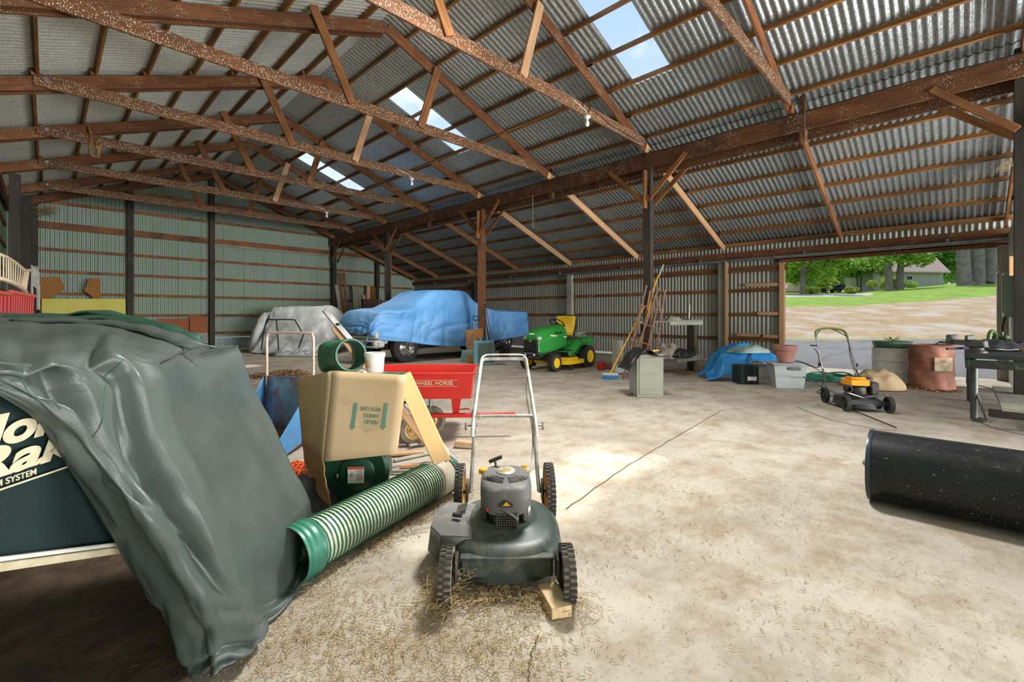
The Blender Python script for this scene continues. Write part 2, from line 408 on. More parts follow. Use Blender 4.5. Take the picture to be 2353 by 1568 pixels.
MB().box((XW + .1, 1.3, 2.6), (.02, 3.9, .2)).build('infill_board', m_rafter, wr)
# door jambs and wall posts
for (Y, mt, nm) in ((4.43, m_greyw, 'wall_post'), (9.39, m_greyw, 'wall_post'), (14.35, m_post, 'wall_post')):
    beam((XW - .0, Y + .02, 0), (XW - .0, Y + .02, 2.62), .19, .14, mt, nm, wr, up=(1, 0, 0))
beam((XW - .06, 4.33, 0), (XW - .06, 4.33, 2.6), .04, .14, m_bright, 'post_facing', wr, up=(1, 0, 0))
beam((XW + .05, 3.08, 0), (XW + .05, 3.08, 2.5), .1, .14, m_bright, 'door_jamb', wr, up=(1, 0, 0))
beam((XW + .05, -.53, 0), (XW + .05, -.53, 2.5), .14, .2, m_greyw, 'door_jamb', wr, up=(1, 0, 0))
for (a, b, z) in ((3.15, 3.9, 1.95), (3.15, 3.62, 1.24), (3.15, 3.55, .68), (3.5, 4.1, .7)):
    beam((XW + .03, a, z), (XW + .03, b, z + .01), .03, .08, m_bright, 'patch_board', wr)
# far gable wall
wf = thing('wall_far', None, None, kind='structure')
for i, (a, b) in enumerate([(-.95 + .671 * k, -.95 + .671 * (k + 1)) for k in range(20)]):
    xm = (a + b) / 2; top = max(zr(a), zr(b), zr(xm)) + OFF + .05
    wall_sheet(xm, YG + .13 + .003 * (i % 2), .42, top, .665, m_gable, wf, False)
MB().box((5.75, YG + .1, .2), (13.4, .02, .42)).build('skirt_panel', m_zinc, wf)
for z in (.58, 1.2, 1.84, 2.48, 3.12, 3.82, 4.5, 5.15, 5.6):
    h = .2 if z == 3.82 else .088
    x0 = max(XL - .1, 4 - (6.15 - z - .1) / .375); x1 = min(12.3, 4 + (6.15 - z - .1) / .375)
    xs = [x0] + [x for x in (1.82, 4.03, 8.34) if x0 < x < x1] + [x1]
    for a, b in zip(xs, xs[1:]):
        if b - a > .1:
            beam((a, YG + .08, z), (b, YG + .08, z), .04, h, m_girt, 'girt', wf)
            if z == 3.82 and a > 4: beam((a, YG + .04, z - .12), (b, YG + .04, z - .12), .03, .07, m_greyw, 'ledger', wf)
for (x, z1) in ((-.28, 4.4), (1.82, 5.2), (4.03, 5.98), (10.4, 3.6)):
    beam((x, YG - .02, 0), (x, YG - .02, z1), .16, .16, m_post, 'wall_post', wf, up=(0, 1, 0))
# left wall
wl = thing('wall_left', None, None, kind='structure')
for i, (a, b) in enumerate(cols_between(-6, 18.97)): wall_sheet(XL - .42, (a + b) / 2, 0, 4.5, b - a, m_gable, wl)
for z in (.6, 1.2, 1.83, 2.45, 3.1, 3.7): beam((XL - .38, -6, z), (XL - .38, 18.8, z), .04, .088, m_girt, 'girt', wl)
for X, Y in ((-.72, 6.9), (-.68, 9.39), (-.72, 11.87), (-.5, 14.35), (-.4, 16.83)): beam((X, Y, 0), (X, Y, 4.2), .17, .17, m_post, 'wall_post', wl, up=(0, 1, 0))
beam((XL - .3, -6, 4.2), (XL - .3, 18.8, 4.2), .05, .24, m_rafter, 'eave_beam', wl)
# ---------------------------------------------------------------- floor and ground outside
def floor_mat():
    m = NT('dusty_concrete'); v = m.map((1, 1, 1))
    big = m.noise(v, .7, 8, .68, .1); med = m.noise(v, 3.2, 9, .72, .1); fine = m.noise(v, 28, 6, .7)
    col = m.mix(m.ramp(big, [(.35, 0), (.62, 1)]), '#958e81', '#b4ac9d')
    col = m.mix(m.ramp(med, [(.46, 0), (.7, .85)]), col, '#877258')
    col = m.mix(m.ramp(m.noise(m.map((1.0, 2.0, 1)), 1.6, 9, .74, .15), [(.52, 0), (.72, .6)]), col, '#7c6448')
    st = m.n('ShaderNodeMapping', {'Vector': m.tc.outputs['Object'], 'Rotation': (0, 0, R(25)), 'Scale': (2.2, 7.5, 1)}).outputs[0]
    col = m.mix(m.ramp(m.noise(st, 6, 6, .8), [(.58, 0), (.66, .75)]), col, '#77654f')
    col = m.mix(m.ramp(fine, [(.62, 0), (.7, .7)]), col, '#6b5b47')
    col = m.mix(m.ramp(m.n('ShaderNodeTexVoronoi', {'Vector': v, 'Scale': 34.0}).outputs['Distance'], [(.06, .8), (.13, 0)]), col, '#4f4234')
    m.bump(m.mix(.5, med, fine), .35, .006)
    return m.fin(col, .9)
m_floor = floor_mat()
def hfl(x, y): return .006 * noise.noise(V((x * .7, y * .7, 0)))
g = MB(); g.grid(lambda u, v: (-.7 + u * 13.2, -6.1 + v * 25.1, -.004 + 0 * hfl(u, v)), 66, 125)
fl = g.build('floor', m_floor, ang=180); fl['kind'] = 'structure'
def terr(X, Y):
    d = X * CT + Y * ST; r = X * ST - Y * CT; u = min(1.4, max(-.5, r / max(d, 1)))
    if d < 23: return -.03
    em = .052 + max(0, u - .75) * .085
    e = em - (em + .0535) * math.exp(-(d - 23) / 13)
    return EYE + e * min(d, 200)
def ground_mat():
    m = NT('outside_ground'); v = m.map((1, 1, 1)); x = m.n('ShaderNodeSeparateXYZ', {0: m.tc.outputs['Object']}).outputs
    xx = m.n('ShaderNodeMath', {0: x[0], 1: m.n('ShaderNodeMath', {0: m.noise(v, .35, 5), 1: 4.0}, operation='MULTIPLY').outputs[0]}, operation='ADD').outputs[0]
    asph = m.mix(m.noise(v, 9, 8, .8), '#625f5c', '#7f7b76')
    asph = m.mix(m.ramp(m.noise(m.map((.3, 2.2, 1)), .9, 5), [(.5, 0), (.7, .6)]), asph, '#524f4c')
    straw = m.mix(m.ramp(m.noise(v, 1.6, 9, .8), [(.35, 0), (.65, 1)]), '#8c6a42', '#b09872')
    straw = m.mix(m.ramp(m.noise(v, .5, 3), [(.45, 0), (.65, 1)]), straw, '#aea08e')
    grass = m.mix(m.ramp(m.noise(v, .8, 8, .75), [(.35, 0), (.7, 1)]), '#547a0a', '#90a61e')
    lin = lambda k: m.n('ShaderNodeMath', {0: m.n('ShaderNodeMath', {0: x[1], 1: k}, operation='MULTIPLY').outputs[0], 1: xx}, operation='ADD').outputs[0]
    x1, x2 = lin(.95), lin(1.246)
    f1 = m.ramp(m.n('ShaderNodeMapRange', {0: x1, 1: 33.2, 2: 33.9}).outputs[0], [(.4, 0), (.6, 1)])
    f2 = m.ramp(m.n('ShaderNodeMapRange', {0: x2, 1: 56.5, 2: 59.0}).outputs[0], [(.4, 0), (.6, 1)])
    f3 = m.n('ShaderNodeMapRange', {0: x1, 1: 33.5, 2: 35.2, 3: 1.0, 4: 0.0}).outputs[0]
    col = m.mix(f3, straw, '#7a8040'); col = m.mix(f2, col, grass); col = m.mix(f1, asph, col)
    f4 = m.n('ShaderNodeMapRange', {0: x2, 1: 78.0, 2: 78.5}).outputs[0]; f5 = m.n('ShaderNodeMapRange', {0: x2, 1: 90.0, 2: 91.0}).outputs[0]
    f4 = m.mix(1.0, f4, m.n('ShaderNodeMapRange', {0: lin(-1.0 * 0 + 0) if False else m.n('ShaderNodeMath', {0: m.n('ShaderNodeMath', {0: x[1], 1: 9.0}, operation='MULTIPLY').outputs[0], 1: x[0]}, operation='SUBTRACT').outputs[0], 1: -2.0, 2: 2.0}).outputs[0], 'MULTIPLY'); col = m.mix(f4, col, '#b3aba0'); col = m.mix(f5, col, grass)
    m.bump(m.noise(v, 20, 8, .8), .6, .03)
    return m.fin(col, .95)
gm = MB(); 
def gfn(u, v):
    X = XW + .16 + (u ** 1.8) * 140; Y = -70 + v * 190
    return (X, Y, terr(X, Y))
gm.grid(gfn, 90, 120); go = gm.build('ground', ground_mat(), ang=180); go['kind'] = 'structure'
gm = MB(); gm.add([(-60, -80, -.05), (XW + .17, -80, -.05), (XW + .17, 150, -.05), (-60, 150, -.05)], [(0, 1, 2, 3)])
o = gm.build('outer_ground', plain('gravel_ground', '#9b9488', .9, 0, '#7a7264', 3)); o['kind'] = 'structure'

def crack(pts, w=.006):
    P = bez([gp(*p) for p in pts], 14); b = MB(); vs = []
    for i, q in enumerate(P):
        t = (P[min(i + 1, len(P) - 1)] - P[max(i - 1, 0)]).normalized(); n = V((-t.y, t.x, 0)); j = .012 * noise.noise(V((i * .5, q.x, q.y)))
        vs += [q + n * (j + w / 2) + V((0, 0, .001)), q + n * (j - w / 2) + V((0, 0, .001))]
    b.add(vs, [(2 * i, 2 * i + 1, 2 * i + 3, 2 * i + 2) for i in range(len(P) - 1)]); b.build('crack', plain('crack_dirt', '#5d4c3a', .95) if 'crack_dirt' not in bpy.data.materials else bpy.data.materials['crack_dirt'], fl, 180)
crack([(1300, 1170), (1440, 1072), (1560, 1000), (1660, 942)]); crack([(1830, 935), (1910, 965), (2010, 985), (2060, 990)], .012); crack([(2235, 965), (2290, 985), (2353, 1000)], .02); crack([(1215, 1568), (1222, 1500), (1240, 1460)], .004)
# ---------------------------------------------------------------- foreground: tarp over the leaf collector
CAMZ = R(-45.43)            # local x = to the right of the view, local y = away, z = up
def fr(p):                  # frame coords (right, away, up) -> world
    return V((p[0] * ST + p[1] * CT, -p[0] * CT + p[1] * ST, p[2]))
def text(s, size, m, mat, parent=None, name='lettering', align='CENTER', shear=0, off=0, ext=.0006, sx=1):
    cu = bpy.data.curves.new(name, 'FONT'); cu.body = s; cu.size = size; cu.extrude = ext; cu.align_x = align; cu.align_y = 'CENTER'; cu.shear = shear; cu.offset = off
    cu.materials.append(mat); o = bpy.data.objects.new(name, cu); C.objects.link(o); me = bpy.data.meshes.new_from_object(o); bpy.data.objects.remove(o); me.name = name
    if not me.materials: me.materials.append(mat)
    o = inst(name, me, parent, m @ Matrix.Diagonal((sx, 1, 1, 1))); return o
def frame_m(o, x, y, z=None):
    x = V(x).normalized(); y = V(y); y = (y - x * y.dot(x)).normalized(); z = x.cross(y)
    m = Matrix((x, y, z)).transposed().to_4x4(); m.translation = o; return m
def cmr(P, t):
    n = len(P) - 1; t = min(max(t * n, 0), n - 1e-6); i = int(t); f = t - i
    a, b, c, d = P[max(i - 1, 0)], P[i], P[i + 1], P[min(i + 2, n)]
    return .5 * ((2 * b) + (c - a) * f + (2 * a - 5 * b + 4 * c - d) * f * f + (3 * b - a - 3 * c + d) * f ** 3)
def loft(rows, nu, nv, disp=None):
    """rows: list of rows of Vectors; u along a row, v down the rows"""
    cache = [[cmr(r, i / nu) for i in range(nu + 1)] for r in rows]; cols_ = [[row[i] for row in cache] for i in range(nu + 1)]
    G = [[cmr(cols_[i], j / nv) for j in range(nv + 1)] for i in range(nu + 1)]
    if disp:
        H = []
        for i in range(nu + 1):
            l = []
            for j in range(nv + 1):
                a = G[min(i + 1, nu)][j] - G[max(i - 1, 0)][j]; b = G[i][min(j + 1, nv)] - G[i][max(j - 1, 0)]
                n = a.cross(b); n = n.normalized() if n.length > 1e-9 else V((0, 0, 1)); l.append(G[i][j] + n * disp(i / nu, j / nv))
            H.append(l)
        G = H
    vs = [p for c in G for p in c]; fs = []
    for i in range(nu):
        for j in range(nv): fs.append((i * (nv + 1) + j, i * (nv + 1) + j + 1, (i + 1) * (nv + 1) + j + 1, (i + 1) * (nv + 1) + j))
    return vs, fs
def canvas(name, c1, c2, rough=.55, dust=None, dfac=.5, scale=2.5):
    m = NT(name); v = m.map((1, 1, 1)); col = m.mix(m.ramp(m.noise(v, scale, 5), [(.35, 0), (.65, 1)]), c1, c2)
    if dust: col = m.mix(m.ramp(m.noise(v, 3.1, 8, .7, .4), [(dfac, 0), (dfac + .2, .6)]), col, dust)
    m.bump(m.mix(.3, m.noise(v, 9, 5, .6), m.noise(v, 160, 2)), .35, .006)
    return m.fin(col, rough)
m_tarp = canvas('grey_green_canvas', '#39423e', '#49524d', .42, '#69736c', .6)
m_greencanvas = canvas('green_canvas', '#07201f', '#0d2a28', .8)
m_cream = plain('cream_print', '#d9cfb4', .7, 0, '#c4b892', 30)
m_white = plain('white_paint', '#dfe0da', .5, 0, '#c9c8bd', 9)
m_hem = canvas('dark_green_vinyl', '#16402f', '#1f5240', .4)
lc = thing('leaf_collector', 'dark green canvas leaf collector with cream lettering under the grey-green tarp', 'leaf collector', (0, 0, 0), CAMZ)
b = MB()
rows = [[V((-2.25, .35, 1.02)), V((-1.25, .35, 1.04)), V((-1.25, 2.0, 1.04)), V((-2.25, 2.0, 1.0))], [V((-2.25, .35, .8)), V((-1.225, .35, .8)), V((-1.225, 2.0, .8)), V((-2.25, 2.0, .8))], [V((-2.25, .35, .62)), V((-1.24, .35, .66)), V((-1.24, 1.9, .46)), V((-2.25, 1.9, .5))]]
def boxring(z, e, zz=None):
    return [(-1.75 - e, .5 - e, z), (-1.23 + e, .5 - e, z), (-1.23 + e, 1.50 + e, zz or z), (-1.75 - e, 1.50 + e, zz or z)]
vs = boxring(1.05, -.05) + boxring(1.02, 0) + boxring(.92, .01) + boxring(.85, .0, .46)
fs = [(0, 1, 2, 3)] + [(4 * k + i, 4 * k + (i + 1) % 4, 4 * k + 4 + (i + 1) % 4, 4 * k + 4 + i) for k in range(3) for i in range(4)] + [(15, 14, 13, 12)]
b.add(vs, [f[::-1] for f in fs]); b.build('canvas_body', m_greencanvas, lc, 30)
b = MB()
for (p, q) in (((-1.205, .5, .85), (-1.205, 1.5, .46)), ((-1.75, 1.5, .46), (-1.205, 1.5, .46)), ((-1.75, .5, .85), (-1.205, .5, .85))):
    b.tube([p, q], .006, 8)
b.build('rim_tube', m_white, lc)
MB().add([(-1.2, .5, .84), (-1.2, 1.5, .45), (-1.215, 1.5, .43), (-1.215, .5, .82)], [(0, 1, 2, 3)]).build('hem_flap', m_cream, lc, solid=.004)
b = MB(); b.lathe([(.0, -.05), (.07, -.05), (.15, -.06), (.165, -.03), (.165, .03), (.15, .06), (.07, .05), (0, .05)], 28, Matrix.Translation((-1.62, 1.2, .165)) @ Matrix.Rotation(pi / 2, 4, 'Y')); b.build('wheel', m_black, lc)
b = MB(); b.tube([(-1.62, 1.2, .165), (-1.6, 1.2, .56)], .025); b.build('axle_frame', m_steel, lc)
TM = lambda y, z, x=-1.204: frame_m(V((x, y, z)), (0, 1, 0), (0, 0, 1))
text('Cyclone', .1, TM(1.055, .925, -1.2035), m_cream, lc, shear=.25, off=.004, sx=1.35)
text('Rake', .1, TM(1.155, .853, -1.2035), m_cream, lc, shear=.25, off=.0035, sx=1.62)
text('VACUUM SYSTEM', .021, TM(1.075, .8045, -1.2045), m_cream, lc, off=.0003)
MB().box((-1.2055, .95, .789), (.001, .62, .0045)).build('printed_line', m_cream, lc)
def px(x, y, d): return fr(((x - 1176.5) / CF * d, d, EYE + (HY - y) / CF * d))
T = [[(-260, 724, 2.9), (-130, 722, 2.9), (40, 722, 2.8), (200, 722, 2.75), (330, 742, 2.6), (440, 785, 2.35), (470, 800, 2.5)],
     [(-260, 760, 1.5), (-130, 756, 1.55), (0, 752, 1.65), (150, 752, 1.75), (290, 760, 1.9), (425, 788, 2.05), (480, 806, 2.5)],
     [(-300, 850, .85), (-150, 838, .93), (0, 815, 1.07), (130, 803, 1.2), (260, 790, 1.4), (400, 795, 1.6), (470, 815, 2.1)],
     [(-160, 830, .9), (-60, 862, 1.0), (90, 880, 1.1), (210, 868, 1.22), (325, 855, 1.38), (430, 855, 1.56), (490, 865, 2.0)],
     [(57, 943, 1.12), (105, 962, 1.13), (150, 985, 1.14), (255, 985, 1.25), (355, 972, 1.38), (455, 960, 1.58), (528, 955, 2.0)],
     [(122, 1015, 1.19), (165, 1052, 1.18), (225, 1078, 1.19), (308, 1080, 1.26), (405, 1072, 1.38), (500, 1058, 1.58), (572, 1050, 2.0)],
     [(190, 1128, 1.27), (235, 1148, 1.25), (300, 1170, 1.22), (375, 1172, 1.27), (455, 1165, 1.39), (540, 1150, 1.6), (614, 1140, 2.0)],
     [(272, 1260, 1.35), (305, 1280, 1.33), (365, 1288, 1.3), (432, 1283, 1.33), (510, 1275, 1.44), (592, 1262, 1.65), (668, 1240, 2.0)],
     [(340, 1370, 1.42), (368, 1392, 1.4), (420, 1395, 1.36), (480, 1388, 1.38), (548, 1372, 1.5), (615, 1350, 1.68), (670, 1325, 1.96)],
     [(394, 1465, 1.48), (415, 1490, 1.46), (460, 1492, 1.42), (515, 1475, 1.46), (575, 1452, 1.55), (630, 1425, 1.66), (674, 1375, 1.87)],
     [(430, 1535, 1.5), (442, 1560, 1.49), (480, 1560, 1.46), (530, 1532, 1.5), (582, 1498, 1.58), (632, 1452, 1.69), (672, 1400, 1.83)]]
rows = [[px(*p) for p in r] + [px(*r[-1]) + fr((-.12, .45, 0)) * (1 if i > 0 else .2)] for i, r in enumerate(T)]
for r in rows:
    for p in r: p.z = max(p.z, .012)
def tooth(u, c, wr, wf, a):
    x = u - c
    if -wr < x <= 0: t = 1 + x / wr; return a * t ** 1.4
    if 0 < x < wf: t = 1 - x / wf; return a * t * t * (3 - 2 * t)
    return 0
def win(v, a, b, e=.1): return max(0, min(1, (v - a) / e)) * max(0, min(1, (b - v) / e))
def tfold(u, v):
    q = noise.noise(V((u * 3, v * 5, 5))); uu = u + .02 * q; w = 0
    w += tooth(uu, .34 + .03 * v, .2, .07, .06) * win(v, .14, .62) + tooth(uu, .53 - .03 * v, .16, .035, .06) * win(v, .12, .8) + tooth(uu, .72 + .08 * v, .2, .14, .085) * win(v, .1, 1.1)
    w += tooth(uu, .12 + .2 * v, .1, .05, .035) * win(v, .3, .95) + tooth(uu, .44 + .12 * v, .08, .03, .03) * win(v, .35, .7)
    k = max(0, min(1, (v - .12) * 4)); w += k * .01 * sin(u * 31 + 5 * v) * max(0, 1 - 2.2 * v)
    b = max(0, (v - .76) / .24); w += b * (.05 * (1 - abs(sin(v * 38 + 5 * noise.noise(V((u * 4, v * 6, 3)))))) + .03 * noise.noise(V((u * 9, v * 16, 1))))
    w += .010 * noise.noise(V((u * 9, v * 7, 9))) + .006 * noise.noise(V((u * 22, v * 18, 4)))
    if v < .2: w += .010 * (1 - abs(sin(v * 60 + u * 4))) * (v / .2) * (1 - k)
    return w
vs, fs = loft(rows, 110, 170, tfold)
tp = thing('tarp', 'large grey-green canvas tarp draped over the leaf collector down to the floor', 'tarp')
MB().add(vs, fs).build('sheet', m_tarp, tp, 180, solid=.004)
# folded vinyl layers lying on top of the tarp
for k, (pts, w, mt) in enumerate(((((30, 729, 2.3), (150, 733, 2.25), (260, 734, 2.15), (350, 748, 2.05), (420, 772, 2.0), (452, 791, 2.0)), .03, m_hem), (((60, 737, 2.0), (200, 742, 1.98), (300, 750, 1.95), (380, 770, 1.93), (432, 790, 1.93), (466, 802, 1.95)), .05, m_tarp), (((150, 728, 2.5), (228, 719, 2.4), (300, 732, 2.3), (380, 752, 2.2), (440, 778, 2.1)), .03, m_hem))):
    P = bez([px(*p) for p in pts], 8); b = MB(); n = len(P)
    def sf(i, j):
        q = P[i]; t = j / 4 - .5
        return q + fr((t * .1, t * w * 2, 0)) * .7 + V((0, 0, (.003 * sin(i * .9 + j + k)) + .012 * (1 - abs(t) * 2)))
    b.add([sf(i, j) for i in range(n) for j in range(5)], [(i * 5 + j, i * 5 + j + 1, i * 5 + j + 6, i * 5 + j + 5) for i in range(n - 1) for j in range(4)])
    o = b.build('folded_layer', mt, tp, 180, solid=.009)
    if mt is m_hem: o['label'] = 'dark green vinyl fold'
# stitched seam lines on the tarp
def seam(u0, v0, u1, v1):
    P = []
    nu, nv = 110, 170
    for k in range(41):
        u = u0 + (u1 - u0) * k / 40; v = v0 + (v1 - v0) * k / 40; iu, jv = u * nu, v * nv; i = int(iu); j = int(jv); fu, fv = iu - i, jv - j; g_ = lambda i, j: vs[i * (nv + 1) + j]; a = g_(i, j).lerp(g_(i + 1, j), fu).lerp(g_(i, j + 1).lerp(g_(i + 1, j + 1), fu), fv)
        c1 = vs[min(i + 1, nu) * (nv + 1) + j] - vs[max(i - 1, 0) * (nv + 1) + j]; c2 = vs[i * (nv + 1) + min(j + 1, nv)] - vs[i * (nv + 1) + max(j - 1, 0)]
        P.append(a + (V((0, 0, EYE)) - a).normalized() * .004)
    MB().tube(P, .0013, 5).build('seam', m_hem, tp)
seam(.62, .2, .3, .5); seam(.33, .22, .16, .42)
# ---------------------------------------------------------------- push mower in front
m_tyre = plain('dusty_tyre', '#4d4740', .9, 0, '#8b7d68', 18, bump=.6)
m_tread = plain('worn_tread', '#262422', .85, 0, '#3b3732', 20)
m_yel = plain('yellow_plastic', '#e0a21f', .45, 0, '#c98b17', 8, dirt='#8d7a58', dirt_amt=.6)
m_deckg = plain('dark_green_deck', '#25332f', .45, .1, '#3a4540', 3, dirt='#6f6b5c', dirt_amt=.52)
m_shroud = plain('dusty_grey_shroud', '#4b4c49', .6, 0, '#5f5e59', 6, dirt='#8c8576', dirt_amt=.54)
m_engine = plain('engine_black', '#22211f', .55, .3, '#4a4741', 20, dirt='#8a7c64', dirt_amt=.58)
m_chrome = plain('dull_chrome', '#c8c8c4', .3, .9, '#8d8a84', 14)
m_wpaint = plain('worn_white_tube', '#d8d6cf', .45, .2, '#9c948a', 16, dirt='#8c5f45', dirt_amt=.66)
m_litter = plain('dry_straw', '#a98c5a', .9, 0, '#d2b782', 20)
m_block = wood('block_timber', '#b59a72', '#d8c096')
m_orange = plain('orange_plastic', '#e8581c', .5, 0, '#d24a14', 6)
m_red = plain('red_paint', '#c02a24', .42, .1, '#a8211f', 4, dirt='#d8b8a8', dirt_amt=.7)
def treaded_wheel(r, w, parent, loc, hubm, tyrem, lugs=28, hub=True, name='wheel'):
    M_ = Matrix.Translation(loc) @ Matrix.Rotation(pi / 2, 4, 'Y'); b = MB(M_)
    b.lathe([(r * .72, -w * .42), (r * .86, -w * .5), (r * .96, -w * .46), (r * .97, 0), (r * .96, w * .46), (r * .86, w * .5), (r * .72, w * .42)], 36)
    o = b.build(name, tyrem, parent); b = MB(M_)
    for k in range(lugs):
        a = 2 * pi * k / lugs
        for sd in (-1, 1): b.box((0, 0, sd * w * .24), (r * .07, r * .1, w * .46), m=Matrix.Rotation(a + (sd * .25 + .25) * 2 * pi / lugs, 4, 'Z') @ Matrix.Translation((r * .975, 0, 0)))
    b.build('tread', m_tread, o)
    if hub:
        b = MB(M_); b.lathe([(0, -w * .2), (r * .2, -w * .2), (r * .2, -w * .05), (r * .72, -w * .1), (r * .74, -w * .4), (r * .76, -w * .4), (r * .76, w * .4), (r * .74, w * .4), (r * .72, w * .1), (r * .2, w * .05), (r * .2, w * .5), (.0, w * .5)], 36)
        for k in range(6): b.box((0, 0, 0), (r * .5, r * .07, w * .3), m=Matrix.Rotation(k * pi / 3, 4, 'Z') @ Matrix.Translation((r * .46, 0, w * .1)))
        b.build('hub', hubm, o).parent = o
    return o
pm = thing('push_mower', 'dusty grey-green push mower with yellow wheel hubs, nearest the camera', 'lawn mower', (1.62, 1.64, 0), R(136.2))
for sx in (-1, 1):
    treaded_wheel(.113, .055, pm, (sx * .252, .385, .113), m_deckg, m_tyre, 26); treaded_wheel(.16, .05, pm, (sx * .262, -.39, .16), m_yel, m_tyre, 36)
def sect(y):   # deck half width along y
    return .0
b = MB()   # deck: rounded shell lofted
def deckf(u, v):
    a = 2 * pi * u; rx, ry = .262, .31; c_, s_ = cos(a), sin(a); e = .78
    x = rx * abs(c_) ** e * (1 if c_ > 0 else -1); y = ry * abs(s_) ** e * (1 if s_ > 0 else -1) + .02
    prof = [(1.04, .045), (1.03, .1), (1.0, .15), (.9, .178), (.7, .19), (.55, .2), (.5, .215), (.0, .215)]
    t = v * (len(prof) - 1); i = min(int(t), len(prof) - 2); f = t - i; k = prof[i][0] * (1 - f) + prof[i + 1][0] * f; z = prof[i][1] * (1 - f) + prof[i + 1][1] * f
    return (x * k, y * k + .0, z)
b.grid(deckf, 48, 14, wrap=True); b.build('deck', m_deckg, pm, 40)
b = MB(); b.box((0, .325, .105), (.4, .02, .085), b=.008); b.box((0, .31, .145), (.41, .05, .012), b=.004); b.build('front_plate', m_deckg, pm)
b = MB()   # discharge chute on the mower's right (+x)
P = [(.16, -.14), (.3, -.17), (.36, -.05), (.36, .1), (.3, .2), (.16, .22)]
b.prism([(x, y) for x, y in P], .02, Matrix.Translation((0, 0, .17))); 
for i in range(len(P) - 1): 
    (x0, y0), (x1, y1) = P[i], P[i + 1]; k = 1.04
    b.add([(x0, y0, .185), (x1, y1, .185), (x1 * k, y1, .07), (x0 * k, y0, .07)], [(0, 1, 2, 3)])
b.build('discharge_chute', m_shroud, pm, 50, solid=.004)
b = MB()
for k in range(9): b.box((.235, -.12 + k * .011, .195), (.07, .005, .006), (0, .35, 0))
b.build('chute_ribs', m_shroud, pm)
rod([(.26, .03, .21), (.22, .05, .215)], .012, m_engine, 'hinge_pin', pm)
b = MB()   # engine block and fins
b.box((0, .02, .25), (.17, .17, .09), b=.01); b.box((.0, .12, .235), (.12, .08, .06), b=.01)
for k in range(8): b.box((-.0, .13, .2 + k * .011), (.1, .1, .004))
for k in range(9): b.box((-.045 + k * .011, .17, .235), (.004, .02, .07))
b.build('engine_block', m_engine, pm)
b = MB(); b.lathe([(0, -.008), (.014, -.008), (.014, .006), (.008, .012), (0, .012)], 14, Matrix.Translation((.085, .155, .29)) @ Matrix.Rotation(-pi / 2, 4, 'X')); b.build('primer_bulb', m_red, pm)
b = MB(); b.box((-.095, .1, .255), (.045, .07, .09), b=.012); b.build('muffler', m_steel, pm)
b = MB(); b.box((.105, .02, .27), (.035, .16, .14), b=.012); b.build('air_filter_cover', m_shroud, pm)
b = MB(); rod([(.04, .17, .3), (.0, .19, .29), (-.03, .185, .27), (-.05, .18, .25)], .006, m_shroud, 'spark_lead', pm)
def shf(u, v):
    a = 2 * pi * u; c_, s_ = cos(a), sin(a); e = .55; rx, ry = .125, .15
    x = rx * abs(c_) ** e * (1 if c_ > 0 else -1); y = ry * abs(s_) ** e * (1 if s_ > 0 else -1)
    prof = [(.96, .325 - .05 * max(0, s_)), (1.0, .34 - .04 * max(0, s_)), (1.0, .37), (.97, .385), (.88, .397), (.7, .4), (.45, .403), (0, .403)]
    t = v * (len(prof) - 1); i = min(int(t), len(prof) - 2); f = t - i; k = prof[i][0] * (1 - f) + prof[i + 1][0] * f; z = prof[i][1] * (1 - f) + prof[i + 1][1] * f
    return (x * k, y * k + .03, z - (y * k) * .08)
b = MB(); b.grid(shf, 56, 14, wrap=True); b.build('engine_shroud', m_shroud, pm, 45)
b = MB()   # cooling slots: raised dark arcs in three rows
for j in range(5):
    r = .045 + .013 * j
    for (a0, a1) in ((195, 262), (278, 345)):
        n = 10; pts = [(r * 1.15 * cos(R(a0 + (a1 - a0) * i / n)), .02 - r * sin(R(a0 + (a1 - a0) * i / n)) * .95, .4045 - .08 * (-r * sin(R(a0 + (a1 - a0) * i / n)))) for i in range(n + 1)]
        b.tube(pts, .0028, 5)
b.build('cooling_slots', m_engine, pm)
b = MB(); b.lathe([(0, 0), (.048, 0), (.05, .004), (.046, .007), (0, .007)], 28, Matrix.Translation((0, -.02, .406)) @ Matrix.Rotation(-.08, 4, 'X')); b.build('starter_badge', plain('badge_grey', '#a8a599', .5, 0, '#6e6b60', 30), pm)
MX = Matrix.Translation((0, -.02, .4145)) @ Matrix.Rotation(pi, 4, 'Z') @ Matrix.Rotation(.08, 4, 'X')
text('6.0', .046, MX, m_yel, pm, off=.001)
b = MB(); b.prism([(-.03, -.016), (.03, -.016), (.03, 0), (0, .018), (-.03, 0)], .003, frame_m(V((0, .187, .325)), (-1, 0, 0), (0, 0, 1))); b.build('front_badge', plain('badge_dark', '#2b2a26', .4), pm)
b = MB(); b.prism([(-.018, -.008), (.018, -.008), (0, .01)], .003, frame_m(V((0, .1885, .325)), (-1, 0, 0), (0, 0, 1))); b.build('badge_emblem', m_yel, pm)
b = MB(); b.lathe([(0, 0), (.024, 0), (.024, .02), (.02, .024), (0, .024)], 16, Matrix.Translation((.115, -.06, .385))); b.build('fuel_cap', m_yel, pm)
b = MB(); b.lathe([(0, 0), (.014, 0), (.014, .03), (0, .03)], 12, Matrix.Translation((-.1, -.1, .37))); b.box((-.1, -.1, .405), (.035, .012, .01), b=.003); b.build('oil_cap', m_yel, pm)
b = MB(); b.tube([(.05, -.1, .4), (.055, -.105, .44)], .006); b.tube([(.085, -.115, .425), (.02, -.1, .455)], .01, 8); b.build('starter_handle', m_engine, pm)
b = MB()
for sx in (-1, 1): b.tube(bez([(sx * .2, -.36, .17), (sx * .195, -.47, .3), (sx * .19, -.6, .5), (sx * .188, -.62, .53)], 6), .012, 10)
